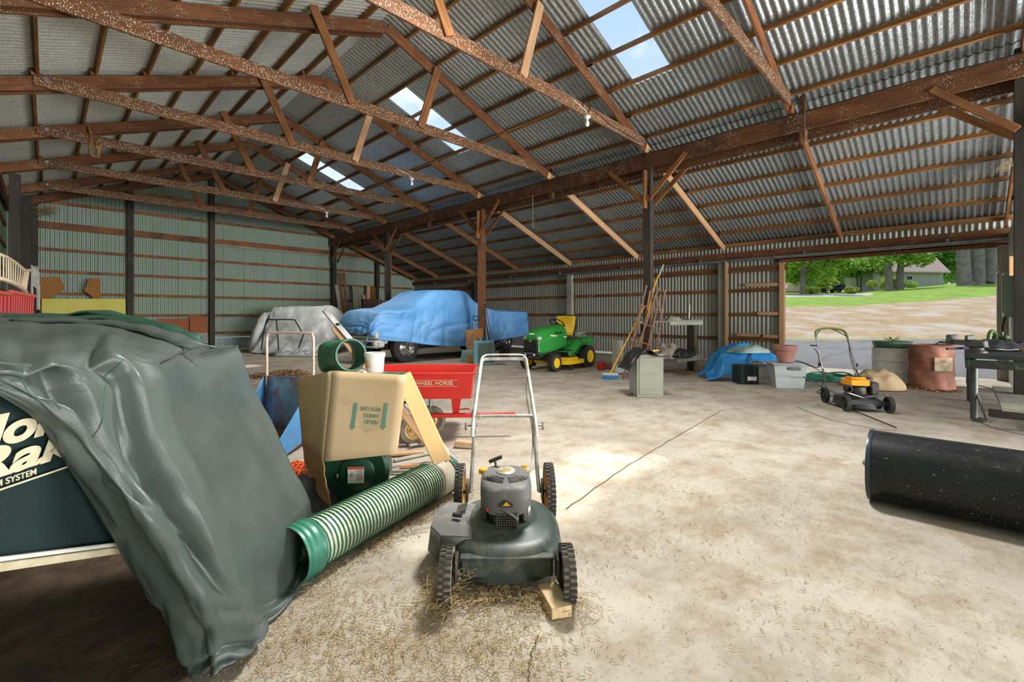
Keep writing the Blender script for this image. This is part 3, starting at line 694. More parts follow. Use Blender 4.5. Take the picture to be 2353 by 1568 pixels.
b.tube(bez([(-.188, -.61, .52), (-.18, -.625, .545), (-.15, -.63, .552), (.15, -.63, .552), (.18, -.625, .545), (.188, -.61, .52)], 5), .011, 8)
b.build('lower_handle', m_chrome, pm)
b = MB(); b.tube(bez([(-.2, -.55, .44), (-.196, -.62, .54), (-.16, -.93, .86), (-.15, -.955, .88), (-.12, -.965, .888), (.12, -.965, .888), (.15, -.955, .88), (.16, -.93, .86), (.196, -.62, .54), (.2, -.55, .44)], 8), .012, 10); b.build('upper_handle', m_wpaint, pm)
b = MB(); b.tube(bez([(-.172, -.86, .8), (-.158, -.94, .89), (-.14, -.96, .91), (-.1, -.968, .918), (.1, -.968, .918), (.14, -.96, .91), (.158, -.94, .89), (.172, -.86, .8)], 6), .006, 8); b.build('brake_bail', m_wpaint, pm)
for sx in (-1, 1):
    b = MB(); b.tube([(sx * .17, -.6, .5), (sx * .235, -.6, .5)], .006); b.box((sx * .245, -.6, .495), (.012, .018, .05), b=.004); b.build('wing_nut', m_steel, pm)
b = MB(); b.tube(bez([(-.168, -.86, .8), (-.15, -.8, .7), (-.16, -.7, .58), (-.18, -.6, .46), (-.16, -.42, .3), (-.1, -.2, .3)], 6), .005, 6); b.build('control_cable', m_chrome, pm)
b = MB(); b.tube(bez([(.19, -.62, .53), (.21, -.64, .56), (.2, -.66, .59), (.17, -.66, .58), (.15, -.63, .56), (.16, -.6, .54)], 5), .004, 6); b.build('rope_guide', m_steel, pm)
for sx in (-1, 1):
    b = MB(); b.box((sx * .215, .36, .13), (.012, .1, .09), b=.004); b.tube([(sx * .2, .385, .113), (sx * .25, .385, .113)], .01); b.build('height_bracket', m_engine, pm)
    b = MB(); b.box((sx * .22, -.37, .17), (.012, .1, .12), b=.004); b.tube([(sx * .2, -.39, .16), (sx * .255, -.39, .16)], .01); b.build('height_bracket', m_engine, pm)
def straw(name, label, pts, cat='straw', n=200, spread=.1, L=.07, h=.02, parent=None, mat=None, r=.0012):
    b = MB()
    for k in range(n):
        c = V(random.choice(pts)); p = c + V((random.gauss(0, spread), random.gauss(0, spread), 0)); a = random.uniform(0, 2 * pi); l = L * random.uniform(.3, 1.2); z = c.z + random.uniform(.001, h)
        q = V((cos(a), sin(a), 0)) * l / 2; bend = V((random.uniform(-.2, .2), random.uniform(-.2, .2), random.uniform(0, .3))) * l
        p0, p1, p2 = p - q + V((0, 0, z - c.z)), p + bend * .5 + V((0, 0, z - c.z)), p + q + V((0, 0, max(.002, z - c.z + random.uniform(-.5, .5) * h)))
        w = V((-sin(a), cos(a), 0)) * r
        b.add([p0 - w, p0 + w, p1 - w, p1 + w, p2 - w, p2 + w, p1 + V((0, 0, r))], [(0, 2, 3, 1), (2, 4, 5, 3), (0, 6, 2), (1, 3, 6), (2, 6, 4), (3, 5, 6)])
    o = b.build(name, mat or m_litter, parent, 180); tag(o, label, cat if not parent else None, None, 'stuff'); return o
mw = lambda p: pm.matrix_basis @ V(p)
pmM = Matrix.Translation((1.62, 1.64, 0)) @ Matrix.Rotation(R(136.2), 4, 'Z')
STR_=straw('straw_litter', 'dry grass caught on and under the nearest push mower', [tuple(pmM @ V(p)) for p in ((.27, .42, .01), (.27, .45, .05), (.25, .33, .01), (-.27, .42, .005), (.1, .4, .005), (-.1, .42, .005), (.28, -.42, .01), (.22, .3, .08), (0, .3, .01))], n=900, spread=.045, L=.08, h=.03)
wb_ = thing('wood_block', 'short cut board lying under the front wheel of the nearest push mower', 'board', tuple(gp(1274, 1392)), math.atan2((gp(1290, 1415) - gp(1250, 1345)).y, (gp(1290, 1415) - gp(1250, 1345)).x)); MB().box((0, 0, .0225), (.17, .085, .045), (0, 0, 0), b=.002).build('block', m_block, wb_)
# ---------------------------------------------------------------- ribbed duct hose
hs = thing('duct_hose', 'large green and cream ribbed vacuum hose lying on the floor', 'hose')
PH = bez([fr((-.99, 2.03, .128)), fr((-.86, 2.3, .128)), fr((-.71, 2.6, .128)), fr((-.56, 2.9, .125)), fr((-.44, 3.12, .122))], 30)
Ln = len(PH)
def seg(a, b): return PH[int(a * (Ln - 1)):int(b * (Ln - 1)) + 1]
m_hosec = plain('cream_hose', '#cfcdb0', .45, 0, '#b3b698', 8, dirt='#8b8566', dirt_amt=.6); m_hoseg = plain('green_hose', '#2c6b50', .4, 0, '#1f543d', 8, dirt='#8f9478', dirt_amt=.6); m_teal = plain('teal_cuff', '#3b8069', .4, 0, '#2c6752', 5, dirt='#93a08a', dirt_amt=.62)
m_tape = plain('tan_tape', '#b5ab98', .6, 0, '#998f7c', 7, bump=.8)
MB().tube(seg(.1, .82), .114, 28, caps=False).build('hose_wall', m_hosec, hs, solid=.003)
b = MB(); S = seg(.1, .8); pts = []; turns = 40; n = turns * 20
for k in range(n + 1):
    t = k / n * (len(S) - 1); i = min(int(t), len(S) - 2); p = S[i].lerp(S[i + 1], t - i); tg = (S[i + 1] - S[i]).normalized(); x = V((0, 0, 1)); x = (x - tg * x.dot(tg)).normalized(); y = tg.cross(x); a = 2 * pi * k / 20
    pts.append(p + (x * cos(a) + y * sin(a)) * .117)
b.tube(pts, .0048, 6); b.build('spiral_rib', m_hoseg, hs)
S = seg(0, .115); b = MB(); b.tube(S, [.122 + .006 * (1 if int(i * 1.0) % 4 == 0 else 0) for i in range(len(S))], 32, caps=False); o = b.build('end_cuff', m_teal, hs, 30, solid=.005)
S = seg(.79, .95); b = MB(); b.tube(S, [.118 + .003 * sin(i * 2.1) for i in range(len(S))], 28, caps=False); b.build('taped_section', m_tape, hs, 180)
S = seg(.93, 1.0); b = MB(); b.tube(S, .122, 28, caps=False); b.build('far_cuff', m_hoseg, hs, solid=.005)
for t in (.8, .925, .96):
    i = int(t * (Ln - 1)); b = MB(); b.tube(PH[i:i + 2], .126, 28, caps=False); b.build('band_clamp', m_steel, hs, solid=.003)
i = int(.93 * (Ln - 1)); b = MB(); b.box(PH[i] + V((-.03, 0, .128)), (.05, .03, .02), b=.004); b.build('clamp_latch', m_chrome, hs)
straw('straw_litter', 'dry grass and chaff along the foot of the ribbed hose', [tuple(PH[i] - V((-.09, .09, .12))) for i in range(0, Ln, 6)], n=700, spread=.06, L=.05, h=.012)
# ---------------------------------------------------------------- cardboard box over the green blower
m_card = plain('cardboard', '#c6ac86', .85, 0, '#b59a72', 3, dirt='#a0855f', dirt_amt=.6, bump=.15); m_card2 = plain('cardboard_inside', '#b08a5c', .9, 0, '#9b784c', 4)
bl = thing('leaf_blower_housing', 'round green blower housing under the upturned cardboard box', 'blower')
m_bgreen = plain('green_enamel', '#184a31', .35, .1, '#123a27', 4, dirt='#3d6b4c', dirt_amt=.6)
bc = fr((-1.0, 2.92, .22)); BM = Matrix.Translation(bc) @ Matrix.Rotation(CAMZ, 4, 'Z') @ Matrix.Rotation(R(6), 4, 'Z')
b = MB(BM); b.lathe([(0, -.09), (.17, -.09), (.215, -.075), (.22, -.06), (.22, .06), (.2, .08), (0, .08)], 44, Matrix.Rotation(pi / 2, 4, 'X')); b.box((.07, 0, .14), (.26, .14, .22), b=.01); b.build('volute', m_bgreen, bl)
b = MB(BM); b.lathe([(0, 0), (.1, 0), (.108, -.006), (.108, -.02), (0, -.02)], 36, Matrix.Translation((.03, -.1, -.0)) @ Matrix.Rotation(pi / 2, 4, 'X')); b.build('inlet_cover', m_bgreen, bl)
b = MB(BM); b.box((.03, -.105, .115), (.05, .02, .03), b=.004); b.box((-.085, -.105, -.01), (.012, .012, .03), b=.003); b.build('cover_catch', m_chrome, bl)
m_lab = plain('label_white', '#d8d2c0', .6); m_ink = plain('ink_black', '#1c1c1a', .7); m_lored = plain('label_orange', '#d2532b', .6)
LM = BM @ frame_m(V((.03, -.1225, -.0)), (1, 0, 0), (0, 0, 1))
lb = MB(LM).box((0, 0, 0), (.098, .1, .001)).build('warning_label', m_lab, bl)
MB(LM).box((0, .042, .0008), (.094, .014, .001)).build('warning_band', m_lored, bl)
b = MB(LM); b.tube([(-.025, .0195, .001), (-.005, 0, .001), (-.025, -.0195, .001), (-.045, 0, .001)], .0012, 4, closed=True); b.tube([(-.033, -.006, .001), (-.02, .008, .001)], .002, 4); b.tube([(-.034, .002, .001), (-.018, -.006, .001)], .0015, 4); b.build('warning_diamond', m_ink, bl)
for k in range(9): MB(LM).box((.022, .028 - k * .0085, .0008), (.04 - .004 * (k % 3), .0022, .0006)).build('print_line', m_ink, bl)
bl_feet = MB(BM); bl_feet.box((-.1, 0, -.205), (.05, .2, .03), b=.005); bl_feet.box((.12, 0, -.205), (.05, .2, .03), b=.005); bl_feet.build('foot', m_steel, bl)
cb = thing('cardboard_box', 'upside-down cardboard carton marked fragile, over the green blower', 'box')
A, B_, Cc, D = px(763, 853, 2.78), px(934, 863, 2.78), px(912, 1044, 2.7), px(743, 1062, 2.64)       # front panel
A2, D2 = px(682, 872, 3.12), px(700, 1085, 2.98); B2 = B_ + (A2 - A) + V((0, 0, -.0)); C2 = Cc + (A2 - A)
_n = (B_ - A).cross(A - D).normalized(); _r = ray(912, 1044); Cc = _r * ((A - V((0, 0, EYE))).dot(_n) / _r.dot(_n)) + V((0, 0, EYE)); C2 = Cc + (A2 - A)
def panel(name, q, mat=m_card, n=8, w=.0012, th=.005):
    b = MB(); a, b1, c, d = q
    def f(u, v):
        p = a.lerp(b1, u).lerp(d.lerp(c, u), v); nn = (b1 - a).cross(d - a).normalized()
        return p + nn * w * (noise.noise(V((u * 3, v * 3, hash(name) % 7))) * 2)
    b.grid(f, n, n); return b.build(name, mat, cb, 40, solid=th)
panel('front_panel', (A, B_, Cc, D), w=.0006); 
panel('side_panel', (A2, A, D, px(694, 1010, 3.05))); panel('top_panel', (A2, B2, B_, A)); panel('back_panel', (B2, A2, D2 + V((0, 0, .05)), C2)); panel('far_side_panel', (B_, B2, C2, Cc))
b = MB(); E1, E2 = px(757, 1163, 2.6), px(716, 1128, 2.75)
def tf(u, v):
    p = px(694, 1010, 3.05).lerp(D, u); q = E2.lerp(E1, u); r_ = p.lerp(q, v)
    return r_ + V((.012 * noise.noise(V((u * 5, v * 5, 2))), 0, 0)) + (fr((.02, -.03, 0)) * v * v)
b.grid(tf, 10, 12); b.build('torn_flap', m_card2, cb, 180, solid=.005)
for k in range(7):
    p = px(702 + random.uniform(-6, 10), 1055 + k * 9, 2.95); rod([p, p + V((random.uniform(-.02, .02), random.uniform(-.02, .02), -.07)), p + V((random.uniform(-.02, .03), .01, -.1))], .004, m_card2, 'torn_strip', cb, 5)
m_pg = plain('print_green', '#5f8474', .8)
nx = (B_ - A).normalized(); nyv = (A - D).normalized(); nn = nx.cross(nyv).normalized()
def on_front(x, y):     # pixel -> point on the front panel, a hair proud
    r = ray(x, y); k = (A - V((0, 0, EYE))).dot(nn) / r.dot(nn); return r * k + V((0, 0, EYE)) + nn * .0045
for (s, x, y) in (('FRAGILE', 853, 970), ('HANDLE', 853, 956), ('WITH CARE', 852, 940)):
    text(s, .036, frame_m(on_front(x, y), -nx, -nyv), m_pg, cb, off=.0001, sx=.64)
for x in (814, 884):
    p = on_front(x, 957); b = MB(frame_m(p, nx, nyv)); b.prism([(-.011, .077), (.011, .077), (.011, -.055), (.02, -.055), (0, -.08), (-.02, -.055), (-.011, -.055)], .001); b.build('printed_arrow', m_pg, cb)
# elbow adapter on top of the box
ea = thing('duct_adapter', 'dark green plastic duct adapter lying on top of the cardboard box', 'duct adapter')
ec = px(806, 816, 2.92); ax = fr((.72, -.69, .12)).normalized(); EM = frame_m(ec, ax.cross(V((0, 0, 1))), V((0, 0, 1)))   # z of frame = across
zx = ax; xx = zx.cross(V((0, 0, 1))).normalized(); yy = zx.cross(xx) * -1; EM = Matrix((xx, yy, zx)).transposed().to_4x4(); EM.translation = ec
b = MB(EM)
def ef(u, v):
    a = 2 * pi * u; c_, s_ = cos(a), sin(a); t = v
    e = 1 - .45 * min(1, max(0, (t - .25) / .5)); rr = .098 - .0 * t
    sq = lambda q: abs(q) ** e * (1 if q > 0 else -1)
    k = [1.06, 1.06, 1.0, 1.05, 1.15, 1.22, 1.25][min(6, int(t * 6.99))]
    bend = -.05 * t * t
    return (rr * k * sq(c_) + bend, rr * k * sq(s_) * (1 - .12 * t), -.02 - .3 * t)
b.grid(ef, 36, 20, wrap=True); b.build('adapter_body', plain('adapter_green', '#2f6f4a', .4, 0, '#235a3b', 5, dirt='#8fa07c', dirt_amt=.64), ea, 50, solid=.006)
b = MB(EM); b.lathe([(.1, -.03), (.106, -.03), (.106, .01), (.1, .012), (.094, .01), (.094, -.03), (.1, -.03)], 40); b.build('rim', m_hoseg, ea)
bk = thing('bucket', 'small white plastic bucket on the cardboard box', 'bucket', tuple(px(861, 858, 2.98)), CAMZ)
b = MB(); b.lathe([(0, 0), (.054, 0), (.063, .11), (.068, .112), (.068, .13), (.064, .132), (.064, .136), (.058, .134), (.052, .01), (0, .01)], 36); b.build('pail', m_white, bk)
b = MB(); b.lathe([(.0585, .04), (.0618, .09)], 14, a0=R(-150), a1=R(-100)); o = b.build('pail_label', plain('label_rust', '#a5613a', .6, 0, '#d9d0b8', 25), bk)
b = MB(); b.grid(lambda u, v: ((.05 * (u - .5) * 2) * (1 - .3 * v), .03 * (v - .5), .03 * sin(pi * u) + .02 * noise.noise(V((u * 6, v * 6, 0)))), 12, 10); o = b.build('plastic_bag', plain('clear_plastic', '#cfd3d2', .25), None, 180, solid=.003); o.location = px(832, 864, 2.85); o.rotation_euler = (0, 0, CAMZ); tag(o, 'crumpled clear plastic bag beside the white bucket', 'bag')
b = MB(); b.grid(lambda u, v: (.18 * (u - .5), .1 * (v - .5), .012 * noise.noise(V((u * 5, v * 5, 4)))), 12, 8); o = b.build('green_sheet', m_hoseg, None, 180, solid=.003); o.location = px(908, 858, 2.95); o.rotation_euler = (0, 0, CAMZ); tag(o, 'scrap of green plastic on the right end of the cardboard box', 'plastic sheet')
# boards leaning against the box
BL = 'cream trim board leaning off the right side of the cardboard box'
m_trim = wood('cream_trim', '#c79f68', '#dcb67d')
for (a, c, w, th, mt, lab) in (((925, 862, 2.9), (1015, 1062, 2.75), .1, .018, m_trim, 'cream trim board leaning off the right side of the cardboard box'), ((937, 858, 2.95), (1030, 1060, 2.8), .035, .03, m_trim, 'narrow trim strip leaning beside the wide cream board'), ((745, 712, 3.35), (1046, 1064, 3.72), .038, .03, m_steel, 'long aluminium rail leaning up behind the cardboard box'), ((768, 752, 3.4), (1008, 1058, 3.78), .05, .035, m_bright, 'orange-brown wooden bar beside the aluminium rail')):
    p, q = px(*a), px(*c)
    if q.z < .02: q.z = .02
    q2 = q
    o = thing('leaning_board' if 'alumin' not in lab or 'wooden' in lab else 'metal_rail', lab, 'board' if 'wooden' in lab or 'alu' not in lab else 'rail'); beam(p, q2, w, th, mt, 'plank' if 'alu' not in lab else 'rail_bar', o, up=fr((.3, -1, .4)))
    if lab.startswith('long alu'):
        for k in range(1, 9): f = p.lerp(q2, k / 10); MB().box(f + fr((.008, -.03, .015)), (.02, .02, .02), b=.003).build('slot', m_black, o)
for k, (a, c, w) in enumerate((((905, 1062), (1010, 1040), .04), ((920, 1078), (1030, 1070), .05), ((900, 1090), (1035, 1085), .03), ((890, 1050), (975, 1045), .06), ((940, 1032), (985, 1020), .03))):
    p, q = gp(*a), gp(*c); o = beam(p + V((0, 0, .012 + .004 * k)), q + V((0, 0, .012 + .004 * k)), w, .018, m_bright if k % 2 else m_greyw, 'floor_lath'); tag(o, ['split lath on the floor right of the blower', 'wide lath on the floor behind the hose cuff', 'thin lath on the floor just behind the ribbed hose', 'grey board end on the floor under the cream boards', 'short lath on the floor beneath the red cart wheel'][k], 'lath')
br = tag(MB().box((0, 0, .03), (.19, .09, .058), b=.008).build('brick', plain('tan_brick', '#b09070', .9, 0, '#c7a985', 12, bump=.8)), 'single tan brick on the floor behind the nearest mower handle', 'brick'); br.location = gp(1070, 1028); br.rotation_euler = (0, 0, CAMZ - .15)
# orange safety mesh and dark cover
b = MB(); GX, GY = 16, 8; W0 = {}
def mfn(i, j):
    u, v = i / GX, j / GY; return fr((-1.75 + .52 * u, 3.2 - .25 * v + .1 * u, .05 + .14 * sin(pi * v) + .05 * noise.noise(V((u * 5, v * 3, 0)))))
vs_ = []; 
for i in range(GX):
    for j in range(GY):
        a_, b_, c_, d_ = mfn(i, j), mfn(i + 1, j), mfn(i + 1, j + 1), mfn(i, j + 1); ce = (a_ + b_ + c_ + d_) / 4; q = [x.lerp(ce, .55) for x in (a_, b_, c_, d_)]
        # oval opening left by four strips
        b.add([a_, b_, c_, d_] + q, [(0, 1, 5, 4), (1, 2, 6, 5), (2, 3, 7, 6), (3, 0, 4, 7)])
tag(b.build('safety_mesh', m_orange, None, 180, solid=.003), 'bundle of orange plastic safety mesh between the tarp and the cardboard box', 'safety mesh')
m_blackcl = canvas('black_cloth', '#2d2f30', '#3b3e3f', .7); 
def lump(name, label, cat, c, rx, ry, h, mat, seed=0, amp=.05, rz=CAMZ, n=48, fold=6.0, group=None, base=.01, skirt=.25, parent=None):
    b = MB()
    def f(u, v):
        a = 2 * pi * u; r = v; k = 1 + .22 * noise.noise(V((cos(a) * 1.4, sin(a) * 1.4, seed)))
        x = rx * r * cos(a) * k; y = ry * r * sin(a) * k
        z = h * max(0, 1 - r ** 2.2) ** .7 + base
        z += amp * noise.noise(V((x * fold + seed, y * fold, seed))) * (1 - r ** 6) * 1.2 + amp * .5 * abs(noise.noise(V((x * fold * 2.4, y * fold * 2.4 + seed, 2)))) * (1 - r ** 6)
        return (x, y, max(base * .6, z))
    b.grid(f, n, n // 2, wrap=True); o = b.build(name, mat, parent, 180, solid=.004); o.location = c; o.rotation_euler = (0, 0, rz)
    if label: tag(o, label, cat, group)
    return o
lump('dark_cover', 'crumpled black and grey fabric cover on the floor beside the cardboard box', 'cover', fr((-1.33, 2.72, 0)), .3, .24, .2, m_blackcl, 3, .07)
lump('grey_cover', 'crumpled grey cloth bunched against the tarp edge by the hose', 'cover', fr((-1.2, 2.42, 0)), .24, .2, .16, m_tarp, 8, .07)
# ---------------------------------------------------------------- blue scoop cart with a loop handle
m_blue = plain('blue_enamel', '#4c87b5', .45, .1, '#3d74a3', 3, dirt='#6b4a38', dirt_amt=.56); m_rustb = plain('rusted_blue', '#6d9dc2', .6, .05, '#5f86a5', 2.2, dirt='#7a4c32', dirt_amt=.42); m_rusty = plain('rusty_tube', '#cfae96', .45, .3, '#dcc6b4', 12, dirt='#8a4f33', dirt_amt=.55)
sc_ = thing('dump_cart', 'old blue steel scoop cart with a rusty loop handle', 'cart')
fl0, fr0 = gp(540, 1000), gp(642, 1058)     # front lip corners on the floor
fl0 = gp(547, 1033); bkd = fr((.0, 1, 0)); axv = (fr0 - fl0).normalized(); inn = V((-axv.y, axv.x, 0)); inn = inn if inn.dot(bkd) > 0 else -inn
Wd = (fr0 - fl0).length; Dp = .62
bl0 = px(603, 866, 4.5); br0 = px(722, 868, 4.3); bl0.z = br0.z = 0; zb = .6; inn = ((bl0 + br0) - (fl0 + fr0)) * .5 / Dp; axv = (br0 - bl0).normalized()
pan = MB(); pan.grid(lambda u, v: fl0.lerp(fr0, u).lerp(bl0.lerp(br0, u), v) + V((0, 0, .015 + .1 * v * v)), 6, 10); pan.build('pan', plain('rust_pan', '#7d5238', .85, .1, '#5b3a28', 4, dirt='#a08468', dirt_amt=.6), sc_, 180, solid=.006)
bp = MB(); bp.grid(lambda u, v: bl0.lerp(br0, u) + V((0, 0, .11 + (zb - .11) * v)) + inn * .04 * v, 4, 6); bp.build('back_panel', m_rustb, sc_, 180, solid=.006)
for e0, e1, nm in ((fl0, bl0, 'side_panel'), (fr0, br0, 'side_panel')):
    s_ = MB(); s_.add([e0 + V((0, 0, .0)), e1 + V((0, 0, .1)), e1 + V((0, 0, zb)) + inn * .04, e0.lerp(e1, .02) + V((0, 0, .16))], [(0, 1, 2, 3)]); s_.build(nm, m_blue, sc_, solid=.006)
MB().tube([fl0 + V((0, 0, .16)), bl0 + V((0, 0, zb)) + inn * .04, br0 + V((0, 0, zb)) + inn * .04, fr0 + V((0, 0, .16))], .008, 6).build('rim', m_blue, sc_)
h0 = bl0 + inn * .045 + axv * .03; h1 = br0 + inn * .045 - axv * .03
h0 = h0 + V((0, 0, .35)); h1 = h1 + V((0, 0, .35))
hz = 1.2 - (765 - HY) / CF * (bl0.dot(fr((0, 1, 0)))) - .35
MB().tube(bez([h0, h0 + V((0, 0, hz * .55)), h0 + V((0, 0, hz - .07)), h0 + axv * .015 + V((0, 0, hz - .02)), h0 + axv * .06 + V((0, 0, hz)), h1 - axv * .06 + V((0, 0, hz)), h1 - axv * .015 + V((0, 0, hz - .02)), h1 + V((0, 0, hz - .07)), h1 + V((0, 0, hz * .55)), h1], 8), .0135, 10).build('loop_handle', m_rusty, sc_)
for q in (bl0, br0):
    treaded_wheel(.12, .05, sc_, tuple(q + inn * .12 + V((0, 0, .12))), m_steel, m_tyre, 20, False)
straw('leaf_pile', 'low pile of dry brown leaves on the floor behind the blue cart', [tuple(gp(x, y)) for x, y in ((640, 862), (660, 858), (625, 865), (685, 866), (600, 868))], 'leaves', 900, .16, .07, .05, None, plain('dead_leaf', '#8a6242', .9, 0, '#b48a5e', 15), .012)
MB_ = MB(); o = tag(rod(bez([gp(512, 930) + V((0, 0, .02)), gp(530, 940) + V((0, 0, .05)), gp(560, 942) + V((0, 0, .03)), gp(590, 955) + V((0, 0, .02))], 8), .02, plain('green_net', '#58a05a', .5), 'green_strap', None, 7), 'crumpled green plastic strap on the floor left of the blue cart', 'strap')
tag(beam(gp(520, 966) + V((0, 0, .01)), gp(552, 955) + V((0, 0, .01)), .08, .02, m_bright, 'scrap_board'), 'scrap board on the floor left of the blue cart', 'board')
# ---------------------------------------------------------------- red tipping cart
rc = thing('garden_cart', 'red steel garden dump cart with lettering on its side panel', 'cart')
m_redc = plain('cart_red', '#cf2f26', .4, .1, '#bb2a22', 3, dirt='#d7a08f', dirt_amt=.7)
dz = fr((0, 1, 0))
TLf, TRf = px(838, 868, 4.35), px(1086, 857, 4.35); ztop = .645; zbot = .40
e1 = fr((1, .05, 0)).normalized(); e2 = V((-e1.y, e1.x, 0)); o0 = fr(((1086 - 1176.5) / CF * 4.35, 4.35, 0))
def cpt(a, bq, z): return o0 - e1 * a + e2 * bq + V((0, 0, z))
Lc, Wc = 1.05, .72; sl = .05
def quad(name, q, mat, par): b = MB(); b.add(q, [(0, 1, 2, 3)]); return b.build(name, mat, par, solid=.005)
quad('side_panel', [cpt(0, 0, ztop), cpt(Lc, 0, ztop), cpt(Lc - .1, sl, zbot), cpt(.02, sl, zbot)], m_redc, rc)
quad('side_panel', [cpt(0, Wc, ztop), cpt(Lc, Wc, ztop), cpt(Lc - .1, Wc - sl, zbot), cpt(.02, Wc - sl, zbot)], m_redc, rc)
quad('front_panel', [cpt(0, 0, ztop), cpt(0, Wc, ztop), cpt(.02, Wc - sl, zbot), cpt(.02, sl, zbot)], m_redc, rc)
quad('tailgate', [cpt(Lc, 0, ztop), cpt(Lc, Wc, ztop), cpt(Lc - .1, Wc - sl, zbot), cpt(Lc - .1, sl, zbot)], m_redc, rc)
quad('floor_pan', [cpt(.02, sl, zbot), cpt(.02, Wc - sl, zbot), cpt(Lc - .1, Wc - sl, zbot), cpt(Lc - .1, sl, zbot)], m_redc, rc)
MB().tube([cpt(-.02, -.01, ztop), cpt(Lc, -.01, ztop), cpt(Lc, Wc + .01, ztop), cpt(-.02, Wc + .01, ztop)], .013, 6, closed=True).build('rim', m_redc, rc)
LMx = frame_m(cpt(.34, -.0045 + sl * .45, .55), e1, V((0, 0, 1)) - e2 * -.0 + e2 * -.2)
LMx = frame_m(cpt(.37, .0125, .553), e1, V((0, 0, 1)) - e2 * (sl / (ztop - zbot)))
text('WHEEL HORSE', .052, LMx @ Matrix.Translation((0, 0, .0)), m_cream, rc, off=.0003, sx=1.05)
b = MB(LMx); b.tube([(-.22, .03, 0), (.225, .03, 0), (.225, -.03, 0), (-.22, -.03, 0)], .0022, 4, closed=True); b.build('lettering_border', m_cream, rc)
def cart_wheel(c, name='wheel'):
    M_ = Matrix.Translation(c) @ Matrix((e1, V((0, 0, 1)), -e2)).transposed().to_4x4(); r = .145; b = MB(M_)
    b.lathe([(.08, -.03), (.12, -.045), (.14, -.035), (.146, 0), (.14, .035), (.12, .045), (.08, .03)], 36); o = b.build(name, m_tyre, rc)
    b = MB(M_); b.lathe([(0, .05), (.02, .05), (.02, .02), (.045, .02), (.05, .032), (.07, .02), (.082, .035), (.082, -.035), (.0, -.03)], 32); b.build('rim_disc', plain('cream_rim', '#d2b57a', .4, .1, '#b9975c', 6), rc).parent = o
wA, wB = px(990, 957, 4.6), px(952, 974, 4.2); wA.z = wB.z = .146; cart_wheel(wA); cart_wheel(wB)
wc = wB; _e2 = e2; e2 = (wA - wB).normalized()
b = MB(); b.tube([wA, wB], .014); b.tube([wc + e2 * .1, wc + e2 * .1 + V((0, 0, .24))], .018); b.tube([wc + e2 * .4, wc + e2 * .4 + V((0, 0, .24))], .018); b.build('axle', m_steel, rc); e2 = _e2
b = MB(); zt = .2; p = wc + e2 * .3; q = p + e1 * .95; p.z = q.z = .21; b.box((p + q) / 2, ((q - p).length, .04, .04), (0, 0, math.atan2(e1.y, e1.x)), b=.004); b.build('tongue', m_redc, rc)
b = MB(); s0 = o0 - e1 * .17 + e2 * .3; b.add([s0 + V((0, 0, .4)) - e1 * .06, s0 + V((0, 0, .4)) + e1 * .05, s0 + V((0, 0, .2)) + e1 * .02, s0 + V((0, 0, .2)) - e1 * .04], [(0, 1, 2, 3)]); b.build('tip_bracket', m_redc, rc, solid=.05)
b = MB(); b.tube([s0 + V((0, 0, .24)), s0 + e1 * .12 + V((0, 0, .25)), s0 + e1 * .13 - e2 * .06 + V((0, 0, .25))], .007); b.build('release_lever', m_redc, rc)
# ---------------------------------------------------------------- black lawn roller
lr = thing('lawn_roller', 'big black steel lawn roller at the right edge of the floor', 'lawn roller', (3.8, 0, 0))
m_roll = plain('dusty_black_drum', '#1b2023', .33, .35, '#15181a', 3, dirt='#3c3f36', dirt_amt=.55)
nt_ = m_roll.node_tree
b = MB(Matrix.Translation((0, 0, .222)) @ Matrix.Rotation(pi / 2, 4, 'X')); Y0, Y1 = -.42, 1.0
b.lathe([(0, Y0 + .02), (.2, Y0 + .02), (.215, Y0), (.222, Y0 + .004), (.222, Y1 - .004), (.215, Y1), (.2, Y1 - .02), (0, Y1 - .02)], 64); b.build('drum', m_roll, lr)
for y in (Y0, Y1): b = MB(Matrix.Translation((0, 0, .222)) @ Matrix.Rotation(pi / 2, 4, 'X')); b.lathe([(.214, y - .012), (.226, y - .012), (.228, y), (.226, y + .012), (.214, y + .012), (.214, y - .012)], 64); b.build('end_rim', plain('blue_black_rim', '#3c4650', .3, .6), lr)
b = MB(Matrix.Translation((0, 0, .222)) @ Matrix.Rotation(pi / 2, 4, 'X')); b.tube([(0, 0, Y0 + .03), (0, 0, Y0 - .05)], .012, 12); b.lathe([(0, Y0 - .02), (.022, Y0 - .02), (.022, Y0 - .012), (0, Y0 - .012)], 14); b.lathe([(0, Y0 - .045), (.018, Y0 - .045), (.018, Y0 - .03), (0, Y0 - .03)], 6); b.build('axle_stub', m_steel, lr)
rp = []
for k in range(40):
    a = random.uniform(pi * .6, pi * 1.45); y = random.uniform(-.9, .4); rp.append((3.8 + .224 * cos(a), y, .222 + .224 * sin(a)))
b = MB()
for c in rp:
    n = (V(c) - V((3.8, c[1], .222))).normalized(); t = V((0, 1, 0)) * random.uniform(-1, 1) + n.cross(V((0, 1, 0))) * random.uniform(-1, 1); t.normalize(); l = random.uniform(.005, .022)
    b.tube([V(c), V(c) + t * l * .5 + n * .003, V(c) + t * l], .0008, 4)
for k in range(500):
    a = random.uniform(pi * .45, pi * 1.5); y = random.uniform(-1, .41); c = V((3.8 + .2235 * cos(a), y, .222 + .2235 * sin(a))); b.box(c, (.002, .002, .002), (a, y, 0))
tag(b.build('straw_litter', m_litter, None, 180), 'bits of straw and seed stuck to the black lawn roller', 'straw', None, 'stuff')
